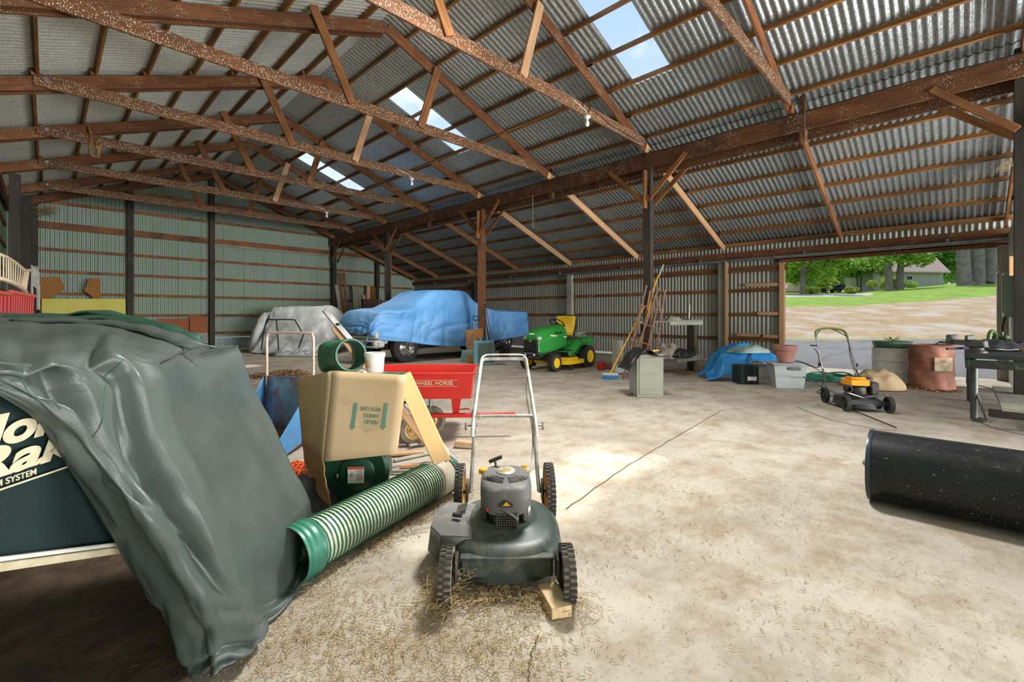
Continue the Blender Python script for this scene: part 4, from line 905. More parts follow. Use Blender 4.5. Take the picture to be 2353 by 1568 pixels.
# ---------------------------------------------------------------- truck under the blue cover
m_bluec = canvas('blue_cover', '#5a9ddb', '#7cb3e8', .6, None, .5, 1.2)
m_tarpb = canvas('blue_tarp', '#1f78b8', '#2f8ccb', .4)
m_silver = plain('silver_paint', '#cfcfc8', .35, .2, '#b5b5ae', 6, dirt='#7d7466', dirt_amt=.62); m_chr = plain('chrome', '#d4d4d0', .16, .95, '#a9a8a4', 9)
tk = thing('pickup_truck', 'silver pickup truck under a blue cover, its chrome wheel showing', 'truck', (6.42, 10.06, 0), R(3.5))
def tire(parent, loc, r, w, rim, rimname='wheel_rim', tread=30, spokes=5, n='tyre', face=-1):
    M_ = Matrix.Translation(loc) @ Matrix.Rotation(pi / 2, 4, 'X'); b = MB(M_)
    b.lathe([(r * .58, -w * .46), (r * .8, -w * .5), (r * .95, -w * .42), (r, -w * .3), (r, w * .3), (r * .95, w * .42), (r * .8, w * .5), (r * .58, w * .46)], 40)
    for k in range(tread): b.box((0, 0, 0), (r * .03, r * .1, w * .7), m=Matrix.Rotation(2 * pi * k / tread, 4, 'Z') @ Matrix.Translation((r, 0, 0)))
    o = b.build(n, m_tyreb, parent); b = MB(M_)
    b.lathe([(r * .6, w * .47), (r * .57, w * .44), (r * .52, w * .2), (r * .22, w * .3), (r * .2, w * .42), (r * .1, w * .46), (0, w * .46)], 40)
    b.lathe([(r * .6, -w * .47), (r * .55, -w * .3), (0, -w * .3)], 24)
    for k in range(spokes):
        a = 2 * pi * k / spokes; b.box((0, 0, 0), (r * .34, r * .13, w * .1), (0, -.25, 0), b=.01, m=Matrix.Rotation(a, 4, 'Z') @ Matrix.Translation((r * .38, 0, w * .33)))
    b.build(rimname, rim, o); return o
m_tyreb = plain('black_tyre', '#242424', .85, 0, '#35332f', 14)
for x in (0, 3.75):
    for y in (.14, 1.76): tire(tk, (x, y, .37), .37, .25, m_chr)
b = MB(); b.prism([(-.8, .5), (-.82, .95), (-.6, 1.12), (.9, 1.2), (1.1, 1.25), (1.6, 1.66), (2.0, 1.68), (2.3, 1.3), (4.75, 1.32), (4.78, .55), (4.3, .5), (4.25, .7), (4.0, .84), (3.5, .84), (3.28, .7), (3.2, .42), (.55, .42), (.48, .68), (.25, .84), (-.25, .84), (-.47, .68), (-.55, .5)], 1.78, Matrix.Translation((0, 1.86, 0)) @ Matrix.Rotation(pi / 2, 4, 'X')); b.build('cab_body', m_silver, tk)
b = MB(); b.box((-.86, .95, .5), (.14, 1.92, .2), b=.05); b.box((-.8, .04, .5), (.3, .1, .18), b=.04); b.build('front_bumper', m_silver, tk)
b = MB(); b.box((-.86, .95, .66), (.06, 1.8, .07), b=.01); b.build('bumper_step', m_silver, tk)
b = MB(); b.box((-.835, .95, .82), (.03, 1.0, .2), b=.01); b.build('grille', m_black, tk)
m_lens = plain('lamp_lens', '#ecece6', .15, .1, '#9c9a90', 12)
for y in (.22, 1.68): MB().box((-.86, y, .72), (.1, .42, .16), b=.02).build('headlamp', m_lens, tk)
b = MB(); b.box((-.935, .3, .5), (.01, .3, .1), b=.004); b.build('fog_lamp_recess', m_black, tk)
b = MB(); b.box((1.9, .95, .4), (4.6, 1.2, .16), b=.03); b.build('chassis', m_black, tk)
b = MB(); b.box((4.86, .95, .58), (.12, 1.8, .16), b=.04); b.build('rear_bumper', m_chr, tk)
ST_ = [(-.98, .92, .76, .28), (-.94, 1.04, .68, .1), (-.72, 1.32, .6, .0), (-.3, 1.38, .55, -.05), (.1, 1.42, .5, -.07), (.5, 1.62, .44, -.08), (.95, 1.86, .38, -.1), (1.4, 1.92, .34, -.13), (2.0, 1.93, .33, -.14), (2.3, 1.86, .34, -.12), (2.6, 1.66, .35, -.1), (2.95, 1.46, .37, -.08), (3.3, 1.41, .42, -.04), (3.9, 1.39, .48, -.03), (4.6, 1.38, .52, .0), (4.9, 1.28, .56, .04), (4.99, .95, .58, .2)]
rows = []
for (x, zt, zh, yo) in ST_:
    y0, y1 = yo, 1.9 - yo; zb_ = min(zt - .05, 1.22); top = zt > 1.5
    ri = .22 if top else .06; rows.append([V((x, y0 - .02, zh)), V((x, y0 - .0, (zh + zb_) * .52)), V((x, y0 + .03, zb_ * .9)), V((x, y0 + ri * .6, zb_ + (zt - zb_) * .45)), V((x, y0 + ri + .08, zt - .05)), V((x, .55, zt)), V((x, .95, zt + .01)), V((x, 1.35, zt)), V((x, y1 - ri - .08, zt - .05)), V((x, y1 - .03, zb_ * .9)), V((x, y1, zh + .05))])
def cfold(u, v):   # u across the section, v along the truck
    e = max(0, 1 - abs(u - .5) * 0); sd = max(0, 1 - u * 2.6); w = 0
    q = noise.noise(V((v * 6, u * 4, 0)))
    w += .09 * sd * (1 - abs(sin(v * 22 - u * 26 + 3 * q))) ** 3 * (.7 + q) + .05 * sd * (1 - abs(sin(v * 47 - u * 9 + 4 * q))) ** 3
    w += .05 * sd * math.exp(-((v - .56 + .12 * u) / .02) ** 2) + .04 * sd * math.exp(-((v - .64 - .1 * u) / .02) ** 2) + .04 * sd * math.exp(-((v - .36 + .5 * u) / .03) ** 2)
    w += .06 * noise.noise(V((v * 9, u * 5, 7))) * (.4 + sd) + .022 * (abs(noise.noise(V((v * 30, u * 9 + v * 8, 1)))) - .2)
    w += .02 * sin(u * 95 + v * 14) * max(0, 1 - u * 9)
    return w
vs, fs = loft(rows, 70, 190, cfold)
cv = thing('car_cover', 'bright blue cloth cover draped over the pickup truck', 'car cover', (6.42, 10.06, 0), R(3.5))
MB().add(vs, fs).build('cover_cloth', m_bluec, cv, 180, solid=.005)
P0, P1 = vs[0], None
for vv, nm in ((0, 'front_hang'), (190, 'rear_hang')):
    e = [vs[i * 191 + vv] for i in range(71)]; b = MB(); xo = -.03 if vv == 0 else .03
    top = e; bot = [V((p.x + xo * (1 + sin(i * .9)), p.y, (.72 + .1 * abs(i / 35 - 1)) if vv == 0 else .6)) for i, p in enumerate(e)]
    b.add([q for pr in zip(top, bot) for q in pr], [(2 * i, 2 * i + 1, 2 * i + 3, 2 * i + 2) for i in range(70)]); b.build(nm, m_bluec, cv, 180, solid=.004)
rod(bez([(-.93, .3, .72), (-.96, .32, .6), (-.95, .36, .52), (-.97, .42, .45)], 5), .012, m_bluec, 'tie_string', cv, 6)
# ---------------------------------------------------------------- grey tarp heap with folding frame
m_gt = canvas('grey_plastic_sheet', '#b0b3b2', '#cacdcd', .4)
gt = thing('grey_tarp', 'grey plastic sheet draped over a boxy heap before the far wall', 'tarp', (0, 0, 0))
def G(x, y, d): return px(x, y, d)
T = [[(690, 708, 17.2), (712, 707, 17), (740, 707, 17), (772, 708, 17), (790, 725, 17.3)],
     [(655, 712, 16.4), (690, 708, 16.2), (730, 707, 16), (770, 709, 16.2), (800, 735, 16.8)],
     [(630, 708, 15.4), (665, 706, 15.3), (715, 706, 15.2), (765, 706, 15.3), (800, 740, 16)],
     [(618, 735, 14.9), (660, 738, 14.7), (715, 740, 14.6), (770, 738, 14.9), (800, 768, 15.4)],
     [(605, 765, 14.6), (650, 770, 14.3), (710, 775, 14.1), (765, 775, 14.2), (790, 790, 15)],
     [(590, 790, 14.4), (635, 797, 14.1), (700, 800, 13.9), (745, 800, 13.9), (780, 802, 14.6)],
     [(578, 812, 14.35), (625, 815, 14), (690, 816, 13.75), (740, 814, 13.8), (775, 808, 14.4)]]
rows = [[px(*p) for p in r] for r in T]
for r in rows:
    for p in r: p.z = max(.015, p.z)
def gfold(u, v): return .10 * v * v * (1 - abs(sin(u * 22 + v * 2))) * (1.2 - u) + .05 * noise.noise(V((u * 6, v * 6, 2))) + .02 * noise.noise(V((u * 20, v * 20, 2)))
vs, fs = loft(rows, 70, 70, lambda u, v: -gfold(u, v)); MB().add(vs, fs).build('sheet', m_gt, gt, 180, solid=.01)
MB().add([px(x, y, d) for x, y, d in ((640, 712, 15.6), (768, 712, 15.5), (795, 730, 17.2), (690, 712, 17.2))] + [px(x, y, d) * V((1, 1, 0)) if False else V((px(x, y, d).x, px(x, y, d).y, .02)) for x, y, d in ((640, 712, 15.4), (768, 712, 15.3), (795, 730, 17.2), (690, 712, 17.2))], [(0, 1, 2, 3), (0, 1, 5, 4), (1, 2, 6, 5), (2, 3, 7, 6), (3, 0, 4, 7)]).build('covered_heap', m_gt, gt)
lump('grey_sheet_fold', 'pale plastic hem trailing on the floor at the foot of the grey tarp heap', 'plastic sheet', gp(690, 818), .95, .3, .1, plain('pale_plastic', '#a9adb0', .4, 0, '#8e9294', 3), 5, .08)
lump('beige_tarp', 'second greyish tarp bundle behind the left side of the grey tarp heap', 'tarp', gp(618, 806), .5, .9, 1.25, m_gt, 12, .1)
ff = thing('folding_frame', 'dark folded tube frame leaning on the grey tarp heap', 'frame')
a0, a1, a2, a3 = px(612, 740, 13.9), px(638, 735, 13.9), px(680, 737, 13.9), px(694, 765, 13.7)
for pts in ((px(600, 805, 13.5), px(612, 738, 13.9), px(625, 735, 13.9), px(672, 735, 13.9), px(680, 740, 13.9), px(697, 770, 13.7)), (px(635, 736, 13.9), px(638, 770, 13.7), px(640, 805, 13.4)), (px(697, 770, 13.7), px(686, 800, 13.5))):
    MB().tube(bez(pts, 4), .02, 8).build('frame_tube', plain('dark_tube', '#3c4650', .4, .5) if 'dark_tube' not in bpy.data.materials else bpy.data.materials['dark_tube'], ff)
tag(lump('fabric_bundle', 'small dark rag on the floor before the grey tarp heap', 'rag', gp(628, 819), .14, .08, .08, m_blackcl, 1, .03), group=None)
lump('white_bag', 'white plastic bag on the floor right of the tall dark gable post', 'bag', gp(508, 818), .24, .14, .28, m_white, 9, .08)
lump('carton_scrap', 'pale crumpled carton on the floor at the tip of the big tarp', 'carton', gp(465, 832), .28, .16, .3, m_card, 4, .1)
lump('yellow_tarp', 'olive-beige tarp mound behind the covered truck', 'tarp', V((8.9, 14.9, 0)), 1.1, .8, 1.6, canvas('olive_sheet', '#8d8b62', '#a7a57d', .5), 21, .15)
# ---------------------------------------------------------------- boards and panels against the far wall
m_osb = plain('osb_board', '#a8763f', .85, 0, '#8a5a2c', 22, dirt='#5d3c20', dirt_amt=.64); m_foam = plain('yellow_foam', '#d8d06a', .8, 0, '#cfc35a', 3, dirt='#8f8440', dirt_amt=.7)
def wallboard(name, lab, cat, poly, Y, mat, th=.02, lean=.0, ground=True):
    q = [at(x, y, Y=Y) for x, y in poly]; b = MB(); n = len(q); zl = min(p.z for p in q)
    for p in q:
        if ground and p.z < zl + .15: p.z = .008
    zmin = min(p.z for p in q); f = lambda p, o: V((p.x, Y - .0 + o - lean * (1 - (p.z - zmin)), p.z))
    b.add([f(p, 0) for p in q] + [f(p, th) for p in q], [tuple(range(n)), tuple(range(2 * n - 1, n - 1, -1))] + [(i, i + n, (i + 1) % n + n, (i + 1) % n) for i in range(n)])
    return tag(b.build(name, mat), lab, cat)
wallboard('foam_board', 'yellow foam insulation board leaning on the far wall at left', 'board', ((96, 687), (288, 687), (290, 800), (94, 800)), 18.3, m_foam, .04)
wallboard('particle_board', 'brown particle board with a notched edge above the yellow board, left piece', 'board', ((91, 637), (138, 637), (150, 663), (121, 683), (121, 790), (91, 790)), 18.5, m_osb)
wallboard('particle_board', 'brown particle board with a notched edge above the yellow board, right piece', 'board', ((205, 640), (231, 640), (232, 684), (232, 790), (212, 790), (212, 682), (193, 669)), 18.5, m_osb)
for k, (x0, x1, y0, y1) in enumerate(((325, 368, 736, 765), (368, 434, 733, 764), (436, 477, 729, 763))):
    wallboard('particle_board', ['reddish board panel low on the far wall behind the tarp, left of three', 'reddish board panel low on the far wall behind the tarp, middle of three', 'reddish board panel beside the tall dark gable post'][k], 'board', ((x0, y0), (x1, y0 - 1), (x1, y1), (x0, y1)), 18.66, m_osb if k < 1 else plain('red_board', '#a0603c', .85, 0, '#8c4f30', 20) if k == 1 else bpy.data.materials['red_board'])
wallboard('leaning_sheet', 'pale grey panel on the floor against the far wall below the reddish boards', 'panel', ((415, 766), (477, 765), (477, 806), (380, 806)), 18.62, plain('grey_panel', '#a19d97', .8, 0, '#8d8a85', 6))
for k, (x0, y0, x1, y1, w, mt, lab) in enumerate(((775, 655, 790, 770, .22, m_greyw, 'wide grey plank leaning in the corner beside the gable post'), (777, 605, 795, 790, .1, m_girt, 'tall thin plank leaning right of the gable post'), (790, 627, 800, 790, .1, m_girt, 'brown plank leaning next to the tall thin plank'), (815, 658, 822, 780, .24, m_greyw, 'broad grey board leaning mid-way along the lean-to end wall'), (824, 660, 832, 780, .1, m_greyw, 'narrow board leaning against the broad grey board'), (836, 678, 838, 745, .1, m_bright, 'short pale stick standing left of the brown boards'), (847, 658, 847, 745, .16, m_bright, 'bright board end standing behind the truck hood'), (858, 660, 858, 745, .22, m_girt, 'brown board standing left of the lean-to wall post'))):
    p, q = at(x0, y0, Y=18.55), at(x1, y1, Y=18.2); p.z = min(p.z, 3); dr = (q - p); q2 = p + dr * ((p.z - .01) / max(.01, -dr.z)); q2.y = max(17.9, q2.y)
    q2 = V((q.x + (q.x - p.x) * .2, 18.1, .01))
    tag(beam(p, q2, w, .03, mt, 'leaning_plank', up=(0, 1, 0)) if False else beam(p, q2, w, .03, mt, 'leaning_plank', up=(0, 1, .1)), lab, 'plank')
wallboard('leaning_sheet', 'dark brown panel leaning on the end wall behind the truck hood', 'panel', ((836, 687), (877, 688), (877, 760), (836, 760)), 18.35, plain('dark_panel', '#4b3530', .7, 0, '#5c423a', 4))
tag(rod([at(872, 663, Y=17), V((at(872, 740, Y=17).x, 17, 0))], .012, m_steel, 'thin_rod'), 'thin upright metal rod behind the truck hood', 'rod')
# ---------------------------------------------------------------- things at the foot of the middle post
m_teal2 = plain('teal_steel', '#6f9aa2', .4, .3, '#5b8791', 4, dirt='#8a8d84', dirt_amt=.6)
ht = thing('steel_cabinet', 'small pale blue steel cabinet with a glass front before the middle post', 'cabinet', tuple(gp(1112, 839)), CAMZ + R(8))
MB().box((0, .15, .29), (.5, .3, .58), b=.012).build('case', m_teal2, ht); MB().box((.04, -.004, .29), (.36, .012, .48), b=.004).build('front_glass', plain('smoky_glass', '#54706f', .12, .3, '#3f5552', 5), ht)
pn = thing('metal_pan', 'small round metal can on the pale blue steel cabinet', 'can', tuple(gp(1112, 839) + fr((-.1, .16, .582))), 0); b = MB(); b.lathe([(0, 0), (.07, 0), (.075, .07), (.08, .075), (.072, .078), (.068, .01), (0, .01)], 24); b.build('can_body', m_steel, pn)
sv = thing('snow_shovel', 'snow shovel with a teal scoop leaning on the plywood board', 'shovel')
s0, s1 = px(1072, 812, 11.2), px(1093, 738, 11.6)
b = MB(); p0_ = gp(1073, 834)
def shv(u, v): q = p0_ + fr(((u - .5) * (.34 - .06 * v), 0, .0)); return q + fr((.03 * v, .06 * v * v + .05 * (2 * u - 1) ** 2 * -1, .02 + .3 * v))
b.grid(shv, 14, 8); b.build('scoop', plain('teal_plastic', '#7fb0ab', .45, 0, '#6b9b98', 6), sv, 180, solid=.008)
MB().tube([s0, s1], .017, 8).build('shaft', m_steel, sv); MB().tube([s1, s1 + fr((-.05, 0, .03)), s1 + fr((-.07, 0, .12)), s1 + fr((.07, 0, .12)), s1 + fr((.05, 0, .03)), s1], .014, 6).build('grip', m_black, sv)
tag(beam(gp(1075, 838) + V((.35, .1, .02)), px(1090, 757, 11.9), .45, .018, m_osb, 'plywood_board', up=fr((0, 1, .2))), 'square of plywood leaning on the foot of the middle post', 'board')
for k, (x0, y0, x1, y1, lab) in enumerate(((1117, 708, 1133, 800, 'long-handled tool with a pale shaft right of the middle post'), (1114, 722, 1125, 790, 'dark-handled shovel crossing the pale shaft right of the middle post'))):
    sh = thing('garden_tool', lab, 'tool'); a_, b_ = px(x0, y0, 11.9), px(x1, y1, 11.5); b_ = b_ + (b_ - a_).normalized() * .3; b_.z = max(.03, b_.z); MB().tube([a_, b_], .016, 8).build('shaft', m_steel if k == 0 else m_black, sh); MB().tube([a_ + fr((-.06, 0, .1)), a_ + fr((-.05, 0, .02)), a_, a_ + fr((.05, 0, .02)), a_ + fr((.06, 0, .1)), a_ + fr((-.06, 0, .1))], .012, 6).build('grip', m_black, sh); MB().box(b_ + V((0, 0, .1)), (.2, .02, .24), (0.1, 0, CAMZ), b=.005).build('blade', m_steel, sh)
wb2 = thing('spare_wheel', 'dark tyre standing behind the pale blue steel cabinet', 'tyre', tuple(gp(1150, 829)), CAMZ); tire(wb2, (0, .1, .24), .24, .16, m_black, 'hub', 16)
# ---------------------------------------------------------------- ride-on mower
m_jd = plain('tractor_green', '#2e8b3a', .3, .05, '#297f35', 2); m_jy = plain('tractor_yellow', '#eec51c', .4, 0, '#e0b414', 4, dirt='#8d7b3a', dirt_amt=.66); m_jk = plain('tractor_black', '#202322', .5)
rm = thing('ride_on_mower', 'green and yellow ride-on mower parked in front of the tin wall', 'ride-on mower', (8.2, 6.62, 0), pi + .055)
for y in (-.38, .38): tire(rm, (.62, y, .185), .185, .14, m_jy, 'wheel_rim', 18, 5); tire(rm, (-.66, y * 1.02, .25), .25, .2, m_jy, 'wheel_rim', 20, 5)
def sec(x, w, z0, z1, r=.08, cr=.03):   # rounded hood section
    P = []
    for a in range(9):
        t = a / 8; y = -w + 2 * w * t; k = abs(2 * t - 1); P.append(V((x, y, z1 - (z1 - z0) * (k ** 5) * .35 + cr * (1 - k * k))))
    return [V((x, -w, z0))] + [V((x, -w * 1.0, z0 + (z1 - z0) * .45))] + P + [V((x, w, z0 + (z1 - z0) * .45))] + [V((x, w, z0))]
rows = [sec(.93, .19, .46, .6), sec(.96, .2, .4, .7), sec(.9, .22, .38, .8), sec(.7, .25, .4, .88), sec(.4, .27, .44, .93), sec(.1, .27, .5, .96), sec(.0, .26, .52, .955)]
vs, fs = loft(rows, 40, 30); MB().add(vs, fs).build('hood', m_jd, rm, 50, solid=.006)
MB().box((.955, 0, .55), (.04, .38, .27), b=.03).build('grille', m_jk, rm)
for k in range(4): MB().box((.98, 0, .45 + .055 * k), (.02, .36, .014), b=.003).build('grille_bar', m_jk, rm)
for y in (-1, 1):
    MB().box((.905, y * .17, .71), (.1, .11, .07), (0, .25, y * -.35), b=.02).build('headlight', m_lens, rm)
    for k in range(5): MB().box((.42 - .055 * k, y * .268, .81 - .0), (.03, .012, .05), (0, .4, 0), b=.003).build('hood_vent', m_jk, rm)
    MB().box((.32, y * .272, .74), (.62, .006, .028), (0, -.08, 0), b=.002).build('yellow_stripe', plain('pale_stripe', '#e3df93', .5) if 'pale_stripe' not in bpy.data.materials else bpy.data.materials['pale_stripe'], rm)
b = MB(); b.lathe([(0, 0), (.035, 0), (.035, .006), (0, .006)], 20, Matrix.Translation((.975, 0, .66)) @ Matrix.Rotation(pi / 2, 4, 'Y')); b.build('emblem', m_jd, rm)
b = MB(Matrix.Translation((.984, 0, .66)) @ Matrix((V((0, 1, 0)), V((0, 0, 1)), V((1, 0, 0)))).transposed().to_4x4()); b.prism([(-.024, -.004), (-.012, .008), (.004, .006), (.012, .018), (.016, .008), (.024, .012), (.014, -.002), (.01, -.016), (0, -.004), (-.014, -.014)], .002); b.build('leaping_animal_mark', m_jy, rm)
b = MB(); b.box((.95, 0, .36), (.1, .56, .1), b=.03); b.box((.98, 0, .3), (.06, .5, .05), b=.015); b.build('front_bumper', m_jk, rm)
for y in (-.12, .12): MB().box((1.002, y, .36), (.008, .05, .04), (0, 0, 0), b=.002).build('bumper_decal', m_white, rm)
b = MB(); b.box((.35, 0, .34), (1.2, .34, .12), b=.02); b.box((.62, 0, .24), (.08, .62, .06), b=.01); b.build('chassis', m_jk, rm)
b = MB(); b.prism([(.42, -.3), (.3, -.5), (-.3, -.52), (-.45, -.35), (-.45, .35), (-.3, .52), (.3, .5), (.42, .3)], .09, Matrix.Translation((-.02, 0, .12))); b.prism([(.3, -.2), (.2, -.42), (-.2, -.42), (-.35, -.2), (-.35, .2), (-.2, .42), (.2, .42), (.3, .2)], .05, Matrix.Translation((-.02, 0, .21))); b.build('mower_deck', m_jy, rm)
for x in (-.38, .2):
    for y in (-.52, .52): b = MB(Matrix.Translation((x, y, .07)) @ Matrix.Rotation(pi / 2, 4, 'X')); b.lathe([(0, -.02), (.055, -.02), (.06, 0), (.055, .02), (0, .02)], 16); b.build('gauge_wheel', m_jk, rm)
def fend(u, v):
    x = .12 - 1.08 * u; a = v * 2 - 1; top = .42 + (.22 if u > .35 else .22 * (u / .35) ** 1.5 + .0) + (.05 * sin(pi * max(0, (u - .45) / .55)) if u > .45 else 0); w = .42 + .03 * sin(pi * u)
    k = abs(a); return (x, w * a, top - (.14 * ((k - .8) / .2) ** 2 if k > .8 else 0) + (.0))
b = MB(); b.grid(fend, 24, 20); b.build('fender', m_jd, rm, 50, solid=.012)
b = MB(); b.box((.0, 0, .4), (.5, .78, .03), b=.01); b.box((-.5, 0, .45), (.7, .6, .3), b=.04); b.box((-.05, 0, .62), (.12, .42, .42), b=.04); b.build('body_panel', m_jd, rm)
for y in (-.33, .33): MB().box((.02, y, .425), (.36, .14, .02), b=.005).build('foot_mat', m_jk, rm)
def seatf(prof, w):
    def f(u, v):
        n = len(prof) - 1; t = u * n; i = min(int(t), n - 1); q = t - i; x = prof[i][0] * (1 - q) + prof[i + 1][0] * q; z = prof[i][1] * (1 - q) + prof[i + 1][1] * q; a = v * 2 - 1
        return (x, w * a * (1 - .15 * abs(2 * u - 1) ** 3), z)
    return f
b = MB(); b.grid(seatf([(x + .2, z) for x, z in [(-.08, .72), (-.1, .77), (-.2, .79), (-.36, .76), (-.44, .8), (-.5, .98), (-.53, 1.12), (-.52, 1.17), (-.57, 1.17), (-.6, 1.1), (-.56, .9), (-.5, .72)]], .24), 22, 14)
o = b.build('seat', m_jy, rm, 60, solid=.03, sub=1)
b = MB(); b.tube(bez([(-.32, -.24, .74), (-.4, -.25, .95), (-.42, -.2, 1.16), (-.4, 0, 1.2), (-.42, .2, 1.16), (-.4, .25, .95), (-.32, .24, .74)], 6), .02, 8); b.build('seat_shell', m_jk, rm)
SWM = Matrix.Translation((.0, 0, 1.02)) @ Matrix.Rotation(-.6, 4, 'Y'); b = MB(SWM); n = 28; b.tube([(.17 * cos(2 * pi * k / n), .17 * sin(2 * pi * k / n), 0) for k in range(n)], .014, 8, closed=True)
for a in (0, 2.1, 4.2): b.box((.08 * cos(a), .08 * sin(a), -.01), (.16, .03, .01), (0, 0, a), b=.003)
b.lathe([(0, -.03), (.04, -.03), (.045, .0), (0, .01)], 14); b.build('steering_wheel', m_jk, rm); MB().tube([(.0, 0, 1.0), (.1, 0, .75)], .025).build('steering_column', m_jk, rm)
for y in (-.43, .43): MB().tube(bez([(-.25, y, .68), (-.4, y, .76), (-.7, y, .76), (-.9, y * .98, .66)], 6), .02, 8).build('fender_trim', m_steel, rm)
MB().box((-.36, -.33, .69), (.22, .08, .03), (0, 0, 0), b=.01).build('control_panel', m_jk, rm)
rr = thing('tow_behind_box', 'grey-green open box cart standing just behind the ride-on mower seat', 'cart', (9.25, 7.0, 0), .05, scale=.85)
b = MB(); 
for (c, d_) in (((0, -.3, .8), (.6, .02, .26)), ((0, .3, .8), (.6, .02, .26)), ((-.3, 0, .8), (.02, .6, .26)), ((.3, 0, .8), (.02, .6, .26)), ((0, 0, .68), (.6, .6, .02))): b.box(c, d_, b=.004)
b.build('tub', plain('olive_grey_box', '#6d7364', .7, 0, '#7f8573', 5), rr); b = MB(); b.tube([(-.3, 0, .68), (0, 0, .3), (.0, .3, .25)], .02); b.tube([(0, -.32, .25), (0, .32, .25)], .02); b.build('stand', m_steel, rr)
for y in (-.34, .34): tire(rr, (0, y, .22), .22, .1, m_jk, 'wheel_rim', 16)
# ---------------------------------------------------------------- bin, trellises, broom
bn = thing('storage_bin', 'grey storage bin standing on end under a black bag', 'bin', tuple(gp(1492, 912)), CAMZ + R(6))
m_binl = plain('bin_lid', '#6e705d', .5, 0, '#797b68', 4); m_bing = plain('bin_grey', '#a9b1b0', .45, 0, '#98a09f', 4)
b = MB(); w0, w1 = .2, .17
b.add([(-w0, 0, .0), (w0, 0, .0), (w0, 0, .62), (-w0, 0, .62), (-w1, .36, .03), (w1, .36, .03), (w1, .36, .58), (-w1, .36, .58)], [(4, 5, 6, 7), (0, 4, 7, 3), (1, 2, 6, 5), (3, 7, 6, 2), (0, 1, 5, 4), (0, 3, 2, 1)]); b.build('tub', m_bing, bn)
b = MB(); b.box((0, -.015, .31), (.42, .03, .64), b=.014); b.box((0, -.033, .31), (.34, .01, .54), b=.008); b.box((0, -.04, .35), (.32, .008, .012)); b.box((0, -.04, .12), (.32, .008, .012)); b.build('lid', m_binl, bn)
b = MB(); b.grid(lambda u, v: (-.36 + .62 * u, -.14 + .5 * v, .6 + .12 * sin(pi * min(1, u * 1.2 + .1)) - .26 * max(0, .45 - u) * 2 + .03 * noise.noise(V((u * 6, v * 6, 1)))), 24, 18)
o = b.build('black_bag', plain('black_plastic', '#1c1c1e', .25, 0, '#2b2b2d', 6), None, 180, solid=.006); o.location = bn.location; o.rotation_euler = bn.rotation_euler; tag(o, 'black plastic bag with a small orange mark lying over the grey bin', 'bag')
tt = MB(); tt.box((0, 0, 0), (.06, .004, .02)); tt.box((.05, 0, .004), (.03, .004, .014)); tt.build('orange_mark', m_yel, o).location = (.02, -.145, .69)
m_trel = wood('trellis_timber', '#5d4130', '#8c6a50', '#6b4c38')
tr_ = [((1432, 872), (1486, 655)), ((1441, 845), (1513, 662)), ((1470, 805), (1494, 668)), ((1484, 800), (1518, 676)), ((1508, 798), (1528, 668)), ((1452, 860), (1478, 690)), ((1495, 850), (1500, 662))]
tl = thing('wooden_trellis', 'bundle of brown wooden garden trellises leaning against the dark post', 'trellis')
for k, (a_, c_) in enumerate(tr_):
    f = gp(a_[0], 872 - k * 2) if k < 2 else gp(a_[0] - (c_[0] - a_[0]) * .35, 866); dtop = 8.35 - .0 * k; p = px(c_[0], c_[1], dtop); beam(f + V((0, 0, .01)), p, .035, .018, m_trel, 'trellis_upright', tl, up=fr((0, 1, 0)))
for k, (a_, c_, dd) in enumerate((((1470, 700), (1526, 716), 8.25), ((1460, 740), (1520, 757), 8.3), ((1450, 780), (1496, 794), 8.3), ((1430, 862), (1462, 870), 8.5))):
    beam(px(a_[0], a_[1], dd), px(c_[0], c_[1], dd), .03, .015, m_trel, 'trellis_rail', tl, up=(0, 0, 1))
bm = thing('push_broom', 'blue push broom with a long orange handle leaning through the trellises', 'broom')
bf = gp(1402, 871); MB().box((0, 0, 0), (.3, .07, .05), b=.01, m=Matrix.Translation(bf + V((0, 0, .09))) @ Matrix.Rotation(CAMZ - .15, 4, 'Z')).build('head', m_greyw, bm)
b = MB(Matrix.Translation(bf) @ Matrix.Rotation(CAMZ - .15, 4, 'Z'))
for i in range(24):
    for j in range(4): b.tube([(-.14 + i * .012, -.025 + j * .016, .07), (-.15 + i * .013, -.04 + j * .022, .005)], .004, 4)
tag(b.build('bristles', m_tarpb, bm), kind='stuff'); MB().tube([bf + V((0, 0, .1)), px(1480, 705, 8.45)], .013, 8).build('handle', m_yel, bm)
pl_ = thing('pruning_pole', 'orange pole with a metal hook tip leaning on the dark post', 'pole'); MB().tube([gp(1450, 858) + V((.1, 0, .02)), px(1506, 650, 8.5), px(1519, 620, 8.5)], .015, 8).build('pole_shaft', m_yel, pl_); MB().tube([px(1513, 635, 8.5), px(1524, 608, 8.5)], .018, 8).build('metal_tip', m_steel, pl_)
pst = thing('wooden_stub', 'squared timber stub standing on end between ride-on mower and broom', 'post', tuple(gp(1419, 853)), CAMZ + .5); MB().box((0, .0, .33), (.17, .17, .66), b=.006).build('stub', m_greyw, pst)
for k, (x, y, mt, s_, lab) in enumerate(((1382, 850, m_red, .16, 'small red block on the floor right of the ride-on mower'), (1400, 848, plain('brown_block', '#7a4a3a', .8), .12, 'little brown block beside the small red block'))):
    tag(MB().box((0, 0, s_ * .5), (s_, s_ * .8, s_), b=.008).build('floor_block', mt), lab, 'block').location = gp(x, y)
lump('pink_container', 'pink and red plastic jug behind the trellis foot', 'jug', gp(1447, 858), .16, .14, .42, plain('pink_plastic', '#d97f86', .5, 0, '#c23a3a', 6), 3, .03)
lump('green_tub', 'low grey-green tub on the floor behind the trellis foot', 'tub', gp(1432, 858), .22, .16, .2, m_bing, 30, .01)
